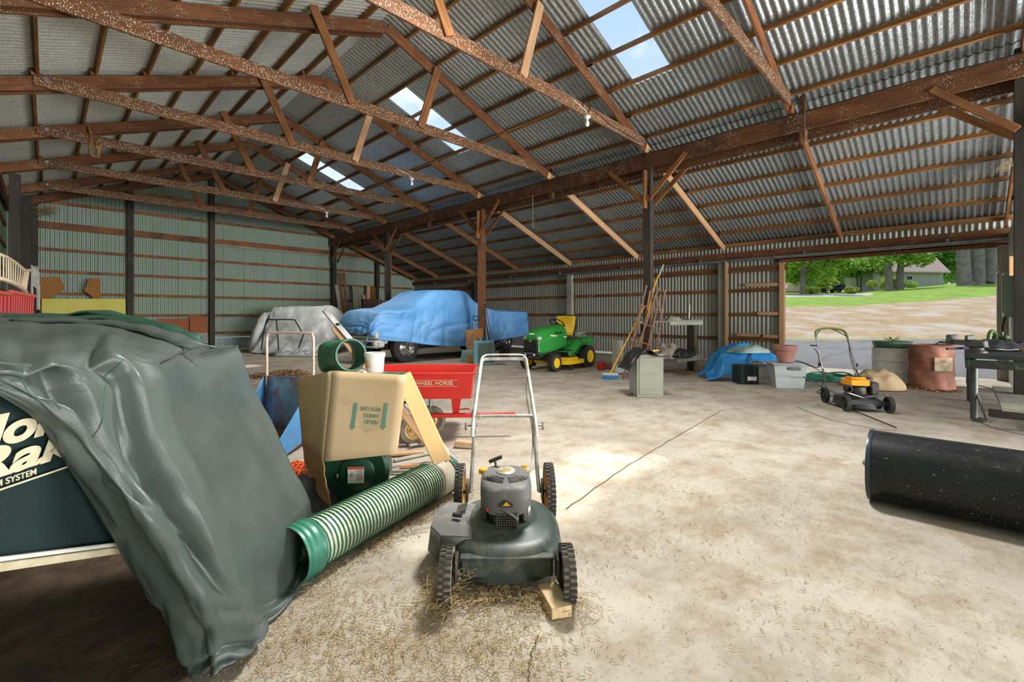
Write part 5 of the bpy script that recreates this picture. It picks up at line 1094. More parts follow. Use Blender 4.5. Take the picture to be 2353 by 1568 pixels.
# bench behind the bin
wbm = thing('wooden_shelf', 'rough two-level wooden work shelf behind the post', 'shelf')
bp_ = V((9.95, 4.25, 0)); ey = V((0, 1, 0)); ex = V((1, 0, 0))
beam(px(1590, 850, 9.9) * V((1, 1, 0)), px(1590, 850, 9.9) * V((1, 1, 0)) + V((0, 0, 1.07)), .16, .14, m_post, 'leg', wbm, up=(1, 0, 0))
beam(px(1480, 850, 10.3) * V((1, 1, 0)), px(1480, 850, 10.3) * V((1, 1, 0)) + V((0, 0, 1.05)), .12, .12, m_post, 'leg', wbm, up=(1, 0, 0))
for k in range(3):
    o_ = fr((0, .17 * k, 0)); beam(px(1465, 741, 9.9) + o_, px(1613, 737, 9.5) + o_, .16, .035, m_greyw, 'top_board', wbm); beam(px(1480, 832, 9.9) + o_, px(1607, 818, 9.3) + o_, .16, .035, m_greyw, 'lower_board', wbm)
beam(px(1540, 744, 9.45), px(1615, 743, 9.35), .03, .07, m_greyw, 'edge_board', wbm); beam(px(1555, 828, 9.3), px(1614, 822, 9.2), .03, .09, m_greyw, 'edge_board', wbm)
for k, (x, y, rx, h, mt, lab) in enumerate(((1515, 731, .16, .12, m_blackcl, 'dark clutter at the left end of the shelf top'), (1550, 734, .2, .09, m_greyw, 'rusty tin clutter in the middle of the shelf top'), (1572, 734, .12, .07, m_steel, 'coil of grey wire on the shelf top'))):
    lump('shelf_clutter', lab, 'clutter', px(x, y + 6, 9.75), rx, .1, h, mt, 40 + k, .05, n=28)
lump('leather_bag', 'heap of brown and white rags on the lower shelf', 'rags', px(1535, 826, 9.5), .3, .18, .3, plain('brown_rag', '#6f5442', .8, 0, '#c8c2b8', 5), 50, .1)
lump('black_bag', 'shiny black bag on the right part of the lower shelf', 'bag', px(1570, 822, 9.35), .26, .16, .16, bpy.data.materials['black_plastic'], 51, .06)
tag(beam(px(1583, 732, 9.7), px(1585, 700, 9.7), .02, .02, m_steel, 'upright_file'), 'thin file standing upright on the shelf top', 'tool')
straw('leaf_litter', 'dry leaves on the floor under the work shelf', [tuple(gp(x, y)) for x, y in ((1600, 852), (1625, 850), (1640, 856), (1610, 845), (1580, 860))], 'leaves', 500, .18, .06, .03, None, bpy.data.materials['dead_leaf'], .012)
# ---------------------------------------------------------------- blue tarp, totes, pot
cr_ = thing('green_crate', 'dark green plastic crate half under the crumpled blue tarp', 'crate', tuple(gp(1722, 884)), CAMZ - .1)
MB().box((0, .18, .16), (.34, .3, .32), b=.01).build('crate_body', m_greencanvas, cr_)
for i in range(4):
    MB().box((-.13 + .087 * i, .02, .17), (.02, .02, .3), b=.003).build('crate_rib', m_greencanvas, cr_)
MB().box((.05, .012, .1), (.15, .01, .07), b=.002).build('crate_label', m_white, cr_)
wcg = thing('wire_cage', 'small wire mesh cage between the green crate and the grey tote', 'cage', tuple(gp(1752, 884)), CAMZ); b = MB()
for i in range(8):
    for (p, q) in (((-.14 + .04 * i, 0, 0), (-.14 + .04 * i, 0, .3)), ((-.14 + .04 * i, .22, 0), (-.14 + .04 * i, .22, .3)), ((-.14 + .04 * i, 0, .3), (-.14 + .04 * i, .22, .3)), ((-.14, 0, .043 * i), (.14, 0, .043 * i)), ((.14, 0, .043 * i), (.14, .22, .043 * i))): b.tube([p, q], .0025, 4)
tag(b.build('wire_mesh', m_steel, wcg), kind='stuff')
def tarpf(u, v):
    x = -.62 + 1.35 * u; y = -.3 + .75 * v; prof = [(0, .06), (.1, .1), (.22, .42), (.4, .58), (.55, .64), (.7, .6), (.85, .48), (1, .38)]
    for i in range(7):
        if u <= prof[i + 1][0]: t = (u - prof[i][0]) / (prof[i + 1][0] - prof[i][0]); z = prof[i][1] * (1 - t) + prof[i + 1][1] * t; break
    f = max(0, .35 - v) / .35; z = z * (1 - .75 * f ** 1.3 * (1 if u < .6 else .55)) + .05 * noise.noise(V((u * 5, v * 5, 3))) + .03 * abs(noise.noise(V((u * 14 + v * 9, v * 8, 3))))
    z += .05 * math.exp(-((v - .45 + .2 * u) / .06) ** 2); return (x - .1 * f, y, max(.015, z))
b = MB(); b.grid(tarpf, 50, 40); o = b.build('blue_tarp', m_tarpb, None, 180, solid=.006); o.location = gp(1697, 872); o.rotation_euler = (0, 0, CAMZ); tag(o, 'crumpled bright blue tarp heaped over crates by the door', 'tarp')
lump('green_tarp', 'folded dark green and pale sheet on top of the blue tarp heap', 'sheet', px(1722, 812, 8.5), .4, .16, .13, canvas('pale_green_sheet', '#4d6a61', '#a4b5ae', .45), 60, .05)
te = thing('storage_tote', 'light grey lidded storage tote under the terracotta pot', 'tote', tuple(gp(1808, 890)), CAMZ + R(-14))
b = MB(); b.add([(-.2, -.15, .0), (.2, -.15, 0), (.2, .2, 0), (-.2, .2, 0), (-.245, -.19, .39), (.245, -.19, .39), (.245, .24, .39), (-.245, .24, .39)], [(3, 2, 1, 0), (0, 1, 5, 4), (1, 2, 6, 5), (2, 3, 7, 6), (3, 0, 4, 7)]); b.build('tub', m_bing, te)
MB().box((0, .025, .4), (.54, .48, .035), b=.012).build('lid', m_bing, te)
MB().box((.05, -.185, .33), (.2, .03, .05), (.1, 0, 0), b=.01).build('latch', m_steel, te)
m_terra = plain('terracotta_plastic', '#a9786a', .7, 0, '#9c6b5e', 4)
po = thing('plant_pot', 'terracotta-coloured plastic pot on the grey tote', 'pot', tuple(px(1804, 832, 7.55)), 0); b = MB(); b.lathe([(0, 0), (.11, 0), (.155, .2), (.17, .2), (.175, .27), (.165, .275), (.155, .26), (.145, .2), (.1, .015), (0, .015)], 36); b.build('pot_body', m_terra, po)
MB().tube(bez([(-.17, 0, .24), (-.19, .0, .27), (-.17, .02, .29), (0, .05, .28), (.17, .02, .26), (.175, 0, .24)], 5), .004, 5).build('bail', m_steel, po)
# hose coil, wire
hc = thing('garden_hose', 'loose coil of green garden hose on the floor beyond the grey tote', 'hose'); b = MB(); c0 = gp(1898, 872); pts = []
for k in range(9 * 24):
    a = 2 * pi * k / 24; rr_ = .42 + .07 * sin(k * .13) ; pts.append(c0 + fr((rr_ * 1.15 * cos(a) + .04 * noise.noise(V((k * .05, 0, 0))), rr_ * .75 * sin(a) + .05 * noise.noise(V((0, k * .04, 1))), .014 + .012 * (k // 24) * (.6 + .4 * sin(a * 2 + k * .1)))))
b.tube(pts, .0125, 7); b.build('hose_tube', plain('green_rubber', '#2f8a6d', .4, 0, '#3fa082', 6), hc)
tag(rod(bez([px(1870, 800, 7.2), px(1880, 815, 7.2), px(1882, 840, 7.2), px(1876, 845, 7.2), px(1850, 835, 7.2), px(1830, 829, 7.3)], 6), .006, m_black, 'wire_hook', None, 6), 'black wire hook curling up from the lid of the grey tote', 'wire')
tag(rod(bez([px(1828, 828, 7.3), px(1870, 845, 7.0), px(1893, 862, 6.8), px(1890, 885, 6.6), gp(1886, 898) + V((0, 0, .02)), gp(1878, 904) + V((0, 0, .01)), gp(1905, 910) + V((0, 0, .01)), gp(1935, 912) + V((0, 0, .01))], 8), .006, m_black, 'cable', None, 6), 'dark cable running from the tote lid down over the floor', 'cable')
tag(rod(bez([px(1845, 865, 7.2) , gp(1878, 885) + V((0, 0, .02)), gp(1920, 905) + V((0, 0, .01)), gp(1950, 918) + V((0, 0, .01))], 6), .008, m_steel, 'grey_pole', None, 6), 'thin grey rod on the floor between tote and yellow mower', 'rod')
tag(rod(bez([gp(1900, 928) + V((0, 0, .008)), gp(1960, 945) + V((0, 0, .008)), gp(2060, 985) + V((0, 0, .008))], 6), .007, m_post, 'dark_stick', None, 6), 'long dark stick on the floor in front of the yellow mower', 'stick')
# ---------------------------------------------------------------- second push mower
ym = thing('push_mower', 'black push mower with an orange-yellow engine cover near the door', 'lawn mower', (7.42, .98, 0), 0)
fm = (V((7.195, 1.043, 0)) + V((7.07, .626, 0))) / 2; fw = fr((-.25, -1, 0)).normalized(); ym.rotation_euler.z = math.atan2(-fw.x, fw.y); ym.location = tuple(fm - fw * .3)
m_ydeck = plain('black_deck', '#23272a', .45, .2, '#3a3d3e', 5, dirt='#8a8578', dirt_amt=.6); m_yo = plain('orange_yellow_cover', '#e79a1c', .35, 0, '#d98a12', 4)
for sx in (-1, 1):
    treaded_wheel(.1, .05, ym, (sx * .23, .3, .1), m_ydeck, m_tyreb, 22); treaded_wheel(.1, .05, ym, (sx * .24, -.3, .1), m_ydeck, m_tyreb, 22)
b = MB(); b.grid(deckf, 40, 14, wrap=True); b.m = Matrix(); o = b.build('deck', m_ydeck, ym, 40); o.scale = (.85, .9, .85)
MB().box((0, .29, .11), (.4, .02, .07), (0, 0, 0), b=.008).build('front_plate', m_ydeck, ym)
for sx in (-1, 1): MB().box((sx * .1, .24, .19), (.26, .04, .02), (0, sx * -.3, sx * .45), b=.005).build('deck_fin', m_steel, ym)
b = MB(); b.lathe([(0, .17), (.11, .17), (.12, .2), (.115, .27), (.09, .29), (0, .29)], 28); b.build('engine_block', m_engine, ym)
b = MB(); b.prism([(-.13, -.1), (.13, -.1), (.15, 0), (.1, .13), (-.1, .13), (-.15, 0)], .07, Matrix.Translation((0, 0, .3))); b.box((0, 0, .385), (.18, .16, .03), b=.012); b.build('engine_cover', m_yo, ym)
b = MB(); b.box((0, 0, .405), (.12, .1, .012), b=.004); b.build('cover_badge', m_engine, ym)
b = MB(); b.box((-.17, .05, .26), (.1, .12, .17), b=.02); b.build('air_box', m_engine, ym); b = MB(); b.lathe([(0, 0), (.045, 0), (.05, .05), (0, .055)], 16, Matrix.Translation((-.16, -.05, .34))); b.build('fuel_cap', m_engine, ym)
b = MB(); b.lathe([(.02, 0), (.045, 0), (.05, .05), (.03, .06)], 16, Matrix.Translation((.15, .12, .26)) @ Matrix.Rotation(-pi / 2, 4, 'X')); b.build('muffler', m_black, ym)
for sx in (-1, 1):
    MB().tube([(sx * .22, -.28, .16), (sx * .21, -.42, .36), (sx * .205, -.5, .48)], .012, 8).build('lower_handle', m_ydeck, ym)
    MB().tube([(sx * .205, -.47, .44), (sx * .2, -.72, .88)], .013, 8).build('upper_handle', m_steel, ym)
    MB().box((sx * .23, -.52, .5), (.03, .03, .05), b=.005).build('handle_knob', m_black, ym)
b = MB(); b.tube(bez([(-.2, -.72, .88), (-.19, -.76, .95), (-.14, -.78, .99), (0, -.79, 1.01), (.14, -.78, .99), (.19, -.76, .95), (.2, -.72, .88)], 6), .016, 8); b.build('grip_bar', plain('grip_green', '#5f7a2c', .5, 0, '#4b5f26', 6), ym)
b = MB(); b.tube(bez([(-.19, -.74, .9), (-.05, -.8, .99), (.1, -.8, .99), (.19, -.74, .9)], 6), .006, 6); b.build('brake_bail', m_black, ym)
MB().tube(bez([(-.2, -.7, .86), (-.17, -.55, .6), (-.18, -.4, .35), (-.1, -.1, .32)], 6), .005, 5).build('control_cable', m_black, ym)
MB().box((.25, -.66, .76), (.09, .02, .02), b=.004).build('starter_hook', m_black, ym)
# sack, drums
lump('tan_sack', 'tan dusty sack on the floor behind the yellow mower', 'sack', gp(2015, 893), .42, .3, .28, plain('sack_tan', '#a98e6b', .9, 0, '#c4ab88', 4), 70, .06)
def drum(name, lab, cat, loc, r, h, mat, dent=0, ribs=(.33, .66), bodyn='drum_body'):
    t = thing(name, lab, cat, loc); b = MB(); prof = [(0, .0), (r, .0), (r + .008, .01), (r, .03)]
    N = 24
    for k in range(1, N): 
        z = .03 + (h - .06) * k / N; rr_ = r + sum(.012 * math.exp(-((z / h - q) / .025) ** 2) for q in ribs); prof.append((rr_, z))
    prof += [(r, h - .03), (r + .01, h - .012), (r + .004, h), (r - .008, h), (r - .01, h - .03), (r - .012, .05), (0, .05)]
    wob = (lambda a, j: 1 - dent * math.exp(-((a - pi * 1.42) / .4) ** 2) * math.exp(-((prof[j][1] / h - .55) / .2) ** 2) + dent * .12 * sin(a * 7 + prof[j][1] * 15) * (1 if j < len(prof) - 4 else 0)) if dent else None
    b.lathe(prof, 56, wob=wob); b.build(bodyn, mat, t, 30); return t
m_drumg = plain('pale_steel_drum', '#eeeee8', .5, .1, '#d8d7d0', 3, dirt='#8b5a42', dirt_amt=.62); m_drumr = plain('rusted_drum', '#a8705a', .65, .1, '#6b4434', 4, dirt='#cbbba6', dirt_amt=.6)
d1 = drum('steel_drum', 'pale grey steel drum with a plant sprig on top, behind the yellow mower', 'drum', (10.63, .896, 0), .285, .62, m_drumg)
b = MB(Matrix.Translation((0, 0, .62))); b.lathe([(0, .0), (.24, .0), (.262, .02), (.285, .1), (.3, .105), (.292, .115), (.28, .1), (.25, .03), (0, .03)], 48); b.build('lid_pan', plain('green_pan', '#5d7a6b', .4, .2, '#6f8c7b', 4), d1)
wd = thing('weed_sprig', 'green weed sprig lying on the pale grey drum', 'plant', (10.63, .896, .66)); b = MB()
for k in range(26):
    a = random.uniform(0, 2 * pi); l = random.uniform(.1, .28); z = random.uniform(.05, .13); p = V((0, 0, .03)); q = V((cos(a) * l, sin(a) * l * .5, z)); b.tube([p, (p + q) / 2 + V((0, 0, .04)), q], .004, 4); w = V((-sin(a), cos(a), 0)) * .014; b.add([q - w, q + w, q + (q - p).normalized() * .07], [(0, 1, 2)])
b.build('leaves', plain('weed_green', '#6f9a3c', .7), wd, 180)
drum('rusty_drum', 'dented rust-red drum between the pale drum and the workbench', 'drum', (10.18, .355, 0), .285, .72, m_drumr, .22)
b = MB(); b.box((0, -.288, .42), (.24, .012, .22), b=.004); o = b.build('torn_label', plain('torn_paper', '#b5ab90', .8, 0, '#857256', 9), bpy.data.objects['rusty_drum']); o.rotation_euler = (0, 0, CAMZ - .25)
tag(beam((11.35, -.1, 0), (11.4, -.12, .8), .1, .04, m_brace, 'leaning_post', up=(1, 0, 0)), 'reddish board standing behind the workbench legs beside the door', 'board')
straw('leaf_litter', 'dry leaves and grass at the foot of the rusty drum', [tuple(gp(x, y)) for x, y in ((2090, 888), (2130, 897), (2170, 897), (1960, 885), (1930, 872))], 'leaves', 500, .14, .07, .02, None, bpy.data.materials['dead_leaf'], .008)
# ---------------------------------------------------------------- workbench with vice
wk = thing('workbench', 'green-black topped workbench on iron legs at the right edge', 'workbench')
m_wtop = plain('bench_top', '#141d15', .6, .1, '#2b362a', 4, dirt='#7d8473', dirt_amt=.58); m_iron = plain('bench_iron', '#3f4142', .5, .5, '#5c5a57', 8)
WX0, WX1, WY1, WY0, WZ = 7.05, 9.3, -.02, -1.6, .78
for k in range(3): MB().box(((WX0 + WX1) / 2, WY1 - .26 - .52 * k, WZ - .025), (WX1 - WX0, .51, .05), b=.006).build('top_plank', m_wtop, wk)
MB().box(((WX0 + WX1) / 2, WY1 - .02, WZ - .11), (WX1 - WX0, .03, .09), b=.004).build('apron', m_wtop, wk); MB().box((WX0 + .02, WY1 - .8, WZ - .11), (.03, 1.55, .09), b=.004).build('apron', m_wtop, wk)
for (x, y) in ((7.5, -.1), (9.1, -.08)):
    b = MB(); b.tube([(x + .03, y, WZ - .06), (x, y, .0)], .035, 10); b.build('leg', m_iron, wk); b = MB(); b.tube([(x, y - .02, .3), (x - .12, y - .1, .02)], .012, 6); b.box((x - .04, y - .03, .012), (.2, .1, .02), b=.003); b.build('foot_brace', m_iron, wk)
for k in range(5): MB().box((8.0 + .02 * k, -.42 - .27 * k, .22), (2.1, .25, .035), b=.004).build('lower_plank', m_greyw, wk)
MB().box((6.98, -.9, .17), (.05, 1.4, .08), b=.004).build('lower_beam', m_post, wk)
vc = thing('bench_vice', 'heavy iron bench vice on the corner of the workbench', 'vice', (7.32, -.12, WZ), -.4)
b = MB(); b.lathe([(0, 0), (.09, 0), (.09, .02), (.06, .035), (.06, .06), (0, .06)], 20); b.box((0, 0, .1), (.1, .16, .09), b=.015); b.box((.0, .06, .165), (.16, .03, .06), b=.008); b.build('vice_body', m_iron, vc)
b = MB(); b.box((0, .17, .11), (.06, .2, .06), b=.008); b.box((0, .22, .15), (.16, .05, .09), b=.01); b.tube([(0, .26, .1), (0, .34, .1)], .014); b.build('moving_jaw', m_iron, vc); rod([(-.12, .33, .08), (.12, .33, .12)], .008, m_steel, 'tommy_bar', vc)
pw = thing('power_tool', 'green-edged power tool with a round handle on the workbench', 'power tool', (8.3, -.3, WZ), -.3, scale=.75)
b = MB(); b.box((0, 0, .05), (.75, .3, .1), b=.02); b.box((.1, 0, .13), (.6, .26, .06), b=.02); b.build('tool_base', m_wtop, pw)
b = MB(); b.tube(bez([(-.3, 0, .14), (-.26, 0, .25), (-.15, 0, .3), (-.02, 0, .25), (.02, 0, .15)], 6), .03, 8); b.box((.22, 0, .19), (.28, .16, .06), b=.015); b.tube([(.28, 0, .2), (.28, 0, .28)], .02); b.build('tool_handle', plain('moss_green_plastic', '#4c6330', .5, 0, '#3c4f26', 5), pw)
lump('black_sheet', 'crumpled black plastic beside the power tool on the workbench', 'plastic', V((7.95, -.35, WZ)), .3, .16, .1, bpy.data.materials['black_plastic'], 80, .05)
for k, (a_, c_, r_, lab) in enumerate((((7.15, .12, .82), (8.3, -.55, .84), .014, 'long iron bar lying across the near end of the workbench'), ((7.3, -.5, .83), (7.9, -1.5, .83), .012, 'thin steel rod on the workbench beside the vice'))):
    tag(rod([a_, c_], r_, m_iron, 'iron_bar'), lab, 'bar')
tag(beam((7.35, -.45, .825), (7.5, -1.3, .825), .1, .03, m_brace, 'board_offcut'), 'brown board offcut on the workbench top', 'board')
# low timber platform right of the door
pf = thing('timber_platform', 'low platform of weathered planks between workbench and door jamb', 'platform')
for k in range(7): beam((9.4 + .3 * k, -.8, .42 + .02), (9.4 + .3 * k, -2.6, .44), .27, .035, m_greyw, 'plank', pf)
beam((9.2, -.82, .36), (11.4, -.82, .36), .05, .12, m_bright, 'front_board', pf)
for x in (9.3, 10.3, 11.3): beam((x, -.88, 0), (x, -.88, .3), .09, .09, m_bright, 'leg', pf, up=(1, 0, 0))
# electric box, rods, posts on the right
ep = thing('wall_partition', None, None, kind='structure')
beam((10.35, -.66, 0), (10.35, -.66, 3.55), .16, .16, m_post, 'post_shaft', ep, up=(1, 0, 0)); MB().box((11.4, -.62, 1.35), (1.9, .04, 2.7), b=.003).build('white_board_panel', m_greyw, ep)
MB().box((10.25, -.56, 1.95), (.03, .1, .3), b=.004).build('cleat', m_bright, ep)
eb = thing('fuse_box', 'pale green-grey electrical box on the white panel at the right', 'electrical box', (11.3, -.55, 1.2)); MB().box((0, 0, .35), (.5, .12, .75), b=.012).build('box_case', plain('box_grey_green', '#8fa79c', .4, .2, '#7d968b', 4), eb); MB().box((-.08, .066, .35), (.22, .01, .62), b=.004).build('box_door', plain('box_dark_green', '#35564a', .4, .2), eb)
for k in range(3): MB().tube(bez([(-.1 + .1 * k, .03, -.02), (-.05 + .08 * k, .06, -.2), (.05 - .06 * k, .05, -.35), (.02 * k, .03, -.6)], 6), .012, 6).build('hanging_cable', m_post, eb)
for k, (z, x0) in enumerate(((1.95, 9.5), (1.9, 9.35), (1.82, 9.15))): tag(rod([(x0, -.36, z), (11.2, -.42, z + .04)], .008, m_iron, 'wall_rod'), ['thin iron rod on the right-hand post, uppermost of three', 'thin iron rod on the right-hand post, middle of three', 'thin iron rod on the right-hand post, lowest of three'][k], 'rod', 'rods on the right-hand post')
straw('straw_nest', 'tuft of straw on top of the right-hand post', [(10.2, -.5, 3.45), (10.25, -.45, 3.4)], 'straw', 160, .05, .14, .1)
straw('straw_nest', 'tuft of straw where the left eave meets the far wall', [(-.1, 18.4, 4.0), (0, 18.4, 4.1)], 'straw', 200, .1, .25, .2, r=.004)
# ---------------------------------------------------------------- left wall things
tw = thing('garden_bench_back', 'curved slatted wooden bench back hanging on the left wall', 'bench back')
m_tw = wood('pale_slat_timber', '#c9b494', '#e3d2b4'); top = [px(-60, 568, 5.6), px(0, 585, 5.8), px(30, 600, 6.1), px(57, 621, 6.5), px(68, 621, 6.7)]; bot = [px(-60, 630, 5.5), px(0, 640, 5.7), px(30, 650, 5.9), px(50, 662, 6.2), px(60, 675, 6.5)]
TT, BB_ = bez(top, 10), bez(bot, 10); MB().tube(TT, .022, 6).build('top_rail', m_tw, tw); MB().tube(BB_, .028, 6).build('bottom_rail', m_tw, tw)
for k in range(0, 40, 2): beam(TT[k] + V((0, 0, 0)), BB_[k], .01, .014, m_tw, 'slat', tw, up=fr((0, 1, 0)))
m_tray = plain('tray_red', '#a81e1c', .5, 0, '#8f1a1a', 6, dirt='#cfa9a0', dirt_amt=.68)
for j, (x0, x1, y0, lab) in enumerate(((-60, 24, 666, 'red ribbed plastic tray hanging on the left wall, nearer one'), (25, 78, 671, 'red ribbed plastic tray hanging on the left wall below the bench back'))):
    rt = thing('plastic_tray', lab, 'tray', group='red trays on the left wall'); n = 10
    for k in range(n):
        x = x0 + (x1 - x0) * (k + .5) / n; d_ = 5.7 + (x / 78) * .8; sl_ = 8 * (k / n); MB().tube([px(x, y0 + sl_ + 4, d_), px(x - 1, 722, d_ - .05)], .016 + .006 * (j == 0), 7).build('rib', m_tray, rt)
    MB().tube([px(x0, y0, 5.7 + (x0 / 78) * .8), px(x1, y0 + 10, 5.7 + (x1 / 78) * .8)], .03, 6).build('rim', plain('faded_red', '#c4604e', .6) if 'faded_red' not in bpy.data.materials else bpy.data.materials['faded_red'], rt)
    a_, b_, c_, d_ = px(x0, y0 + 4, 5.75 + (x0 / 78) * .8), px(x1, y0 + 12, 5.75 + (x1 / 78) * .8), px(x1 - 4, 722, 5.7 + (x1 / 78) * .8), px(x0, 722, 5.75 + (x0 / 78) * .8); b = MB(); b.add([a_, b_, c_, d_], [(0, 1, 2, 3)]); b.build('tray_shell', m_red, rt, solid=.01)
lt = thing('lattice_panel', 'white plastic lattice panel hanging by the left corner post', 'lattice'); b = MB(); L_ = lambda x, y: at(x, y, Y=17.6)
for k in range(14):
    t = k / 13; b.tube([L_(71, 608 + 44 * t), L_(90, 625 + 43 * t)], .006, 4)
    if k % 2: b.tube([L_(71 + 19 * t, 608 + 17 * t), L_(71 + 19 * t, 652 + 16 * t)], .01, 4)
for k in range(10):
    t = k / 9; b.tube([L_(71, 612 + 40 * t), L_(71 + 19 * min(1, .2 + t), max(612, 606 + 10 * t))], .005, 4)
tag(b.build('lattice_strips', m_white, lt), kind='stuff'); MB().tube([L_(88, 655), L_(88, 712)], .035, 4).build('side_stile', m_white, lt); MB().tube([L_(72, 650), L_(73, 680)], .03, 4).build('side_stile', m_white, lt)
# ---------------------------------------------------------------- bulbs, cables, rope, chain
m_bulb = plain('bulb_glass', '#eef0ee', .12); m_porc = plain('white_porcelain', '#dcdcd4', .4)
for (X, Y, s_, lab) in ((6.19, 4.43, 1, 'bare bulb in a white socket on the truss chord nearest the big skylight'), (6.07, 9.39, 1, 'bare bulb in a white socket under the middle of the barn'), (6.17, 14.35, 1, 'bare bulb in a white socket farthest from the camera')):
    bu = thing('light_bulb', lab, 'light bulb', (X, Y - .06, 4.46), group='bare bulbs under the trusses')
    b = MB(); b.lathe([(0, .0), (.055, .0), (.06, -.015), (.04, -.03), (.03, -.05), (0, -.05)], 20); b.build('socket', m_porc, bu)
    b = MB(); b.lathe([(.014, -.05), (.015, -.07), (.03, -.1), (.036, -.13), (.03, -.155), (.014, -.168), (0, -.17)], 20); b.build('glass', m_bulb, bu)
    bl_ = lamp('bulb_fill_spot', 'SPOT', 90 if Y < 5 else 300, (X, Y - .06, 4.2), (X, Y, 0), col=(1, .95, .88)); bl_.data.shadow_soft_size = .05; bl_.data.spot_size = R(155); bl_.data.spot_blend = .8  # added downward fill for the far floor; the bulb itself is unlit
    MB().tube(bez([(.0, -.01, .0), (-.08, -.02, .06), (-.25, -.02, .1), (-.4, -.02, .12)], 6), .006, 6).build('lead_wire', m_porc, bu)
wi = thing('power_cable', 'coiled cable stapled along the truss chord by the largest skylight', 'cable'); yy = 4.43 - .07
pts = [(6.15 + .1 * cos(a) , yy, 4.62 + .1 * sin(a)) for a in [k * .4 for k in range(24)]] + [(6.4, yy, 4.6), (6.9, yy, 4.52), (7.4, yy, 4.5), (7.9, yy, 4.5)]; MB().tube(pts, .006, 6).build('cable_run', m_black, wi)
gc = thing('power_cable', 'black cable strung along the top of the girder beam', 'cable'); MB().tube([(8.2, y, 4.36 + .012 * sin(y * 3)) for y in [-1 + .3 * k for k in range(65)]], .008, 6).build('cable_run', m_black, gc); MB().tube([(8.2, 4.3, 4.36), (8.2, 4.32, 3.3), (8.24, 4.33, 1.4)], .009, 6).build('cable_drop', m_black, gc)
ro = thing('frayed_rope', 'frayed brown rope looped over a truss chord at upper left', 'rope'); yr = 11.8
def C3(x, y): return at(x, y, Y=yr)
MB().tube(bez([C3(205, 292), C3(210, 320), C3(207, 345), C3(215, 358), C3(226, 355), C3(222, 330), C3(232, 322), C3(228, 345), C3(224, 362)], 5), .03, 6).build('rope_strand', plain('rope_brown', '#8f7048', .9, 0, '#5d4426', 20), ro)
ch = thing('hanging_chain', 'thin chain hanging over the girder beam near the top right', 'chain'); b = MB(); x_, y_ = 8.16, 1.72
for k in range(26):
    z = 4.55 - k * .028; n = 10; b.tube([V((x_ + (.008 * cos(2 * pi * i / n) if k % 2 else 0), y_ + (0 if k % 2 else .008 * cos(2 * pi * i / n)), z + .018 * sin(2 * pi * i / n))) for i in range(n)], .003, 4, closed=True)
b.build('chain_links', m_iron, ch)
tag(rod([(8.2, 7.38, 4.1), (8.2, 7.36, 3.3)], .006, m_greyw, 'hanging_rope'), 'short cord hanging from the girder beam between two posts', 'cord')
tag(rod([at(2213, 378, X=10.6), at(2213, 500, X=10.6)], .004, m_iron, 'hanging_wire'), 'thin wire hanging from a lean-to purlin above the door', 'wire')
# scattered straw and grit on the floor
pp = []
for (x0, x1, y0, y1, n) in ((560, 1250, 1380, 1568, 130), (640, 1300, 1300, 1560, 60), (1300, 1700, 1000, 1300, 40), (1450, 2000, 930, 1200, 40), (1700, 2353, 1100, 1500, 30), (560, 1000, 1400, 1568, 40)):
    for k in range(n): pp.append(tuple(gp(random.uniform(x0, x1), random.uniform(y0, y1))))
straw('straw_litter', 'fine straw and grit scattered over the concrete floor', pp, 'straw', 5200, .12, .028, .004, r=.0011)
straw('straw_litter', 'hay trodden into the dirt under the leaf collector, coloured darker for the shade', [tuple(gp(x, y)) for x in range(20, 400, 30) for y in (1360, 1420, 1480, 1540)], 'straw', 700, .12, .06, .008, None, plain('shaded_straw', '#5c4526', .9, 0, '#7d6238', 20), .0012)  # straw colour darkened to carry the shade under the collector
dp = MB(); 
def dirt_shade_fn(u, v):
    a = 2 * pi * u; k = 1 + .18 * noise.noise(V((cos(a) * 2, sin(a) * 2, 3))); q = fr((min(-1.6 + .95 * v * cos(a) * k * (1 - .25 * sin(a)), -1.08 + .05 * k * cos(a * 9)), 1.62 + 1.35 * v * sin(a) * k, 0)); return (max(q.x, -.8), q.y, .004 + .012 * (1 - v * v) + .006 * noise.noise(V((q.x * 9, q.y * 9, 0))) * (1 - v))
dp.grid(dirt_shade_fn, 60, 30, wrap=True); tag(dp.build('dirt', plain('shaded_soil', '#3d3022', .95, 0, '#584530', 9, dirt='#241c13', dirt_amt=.5, bump=.8), None, 180), 'trodden soil under the leaf collector, coloured darker for its shade', 'soil', None, 'stuff')  # real dirt plus the collector's shade, painted as one dark patch
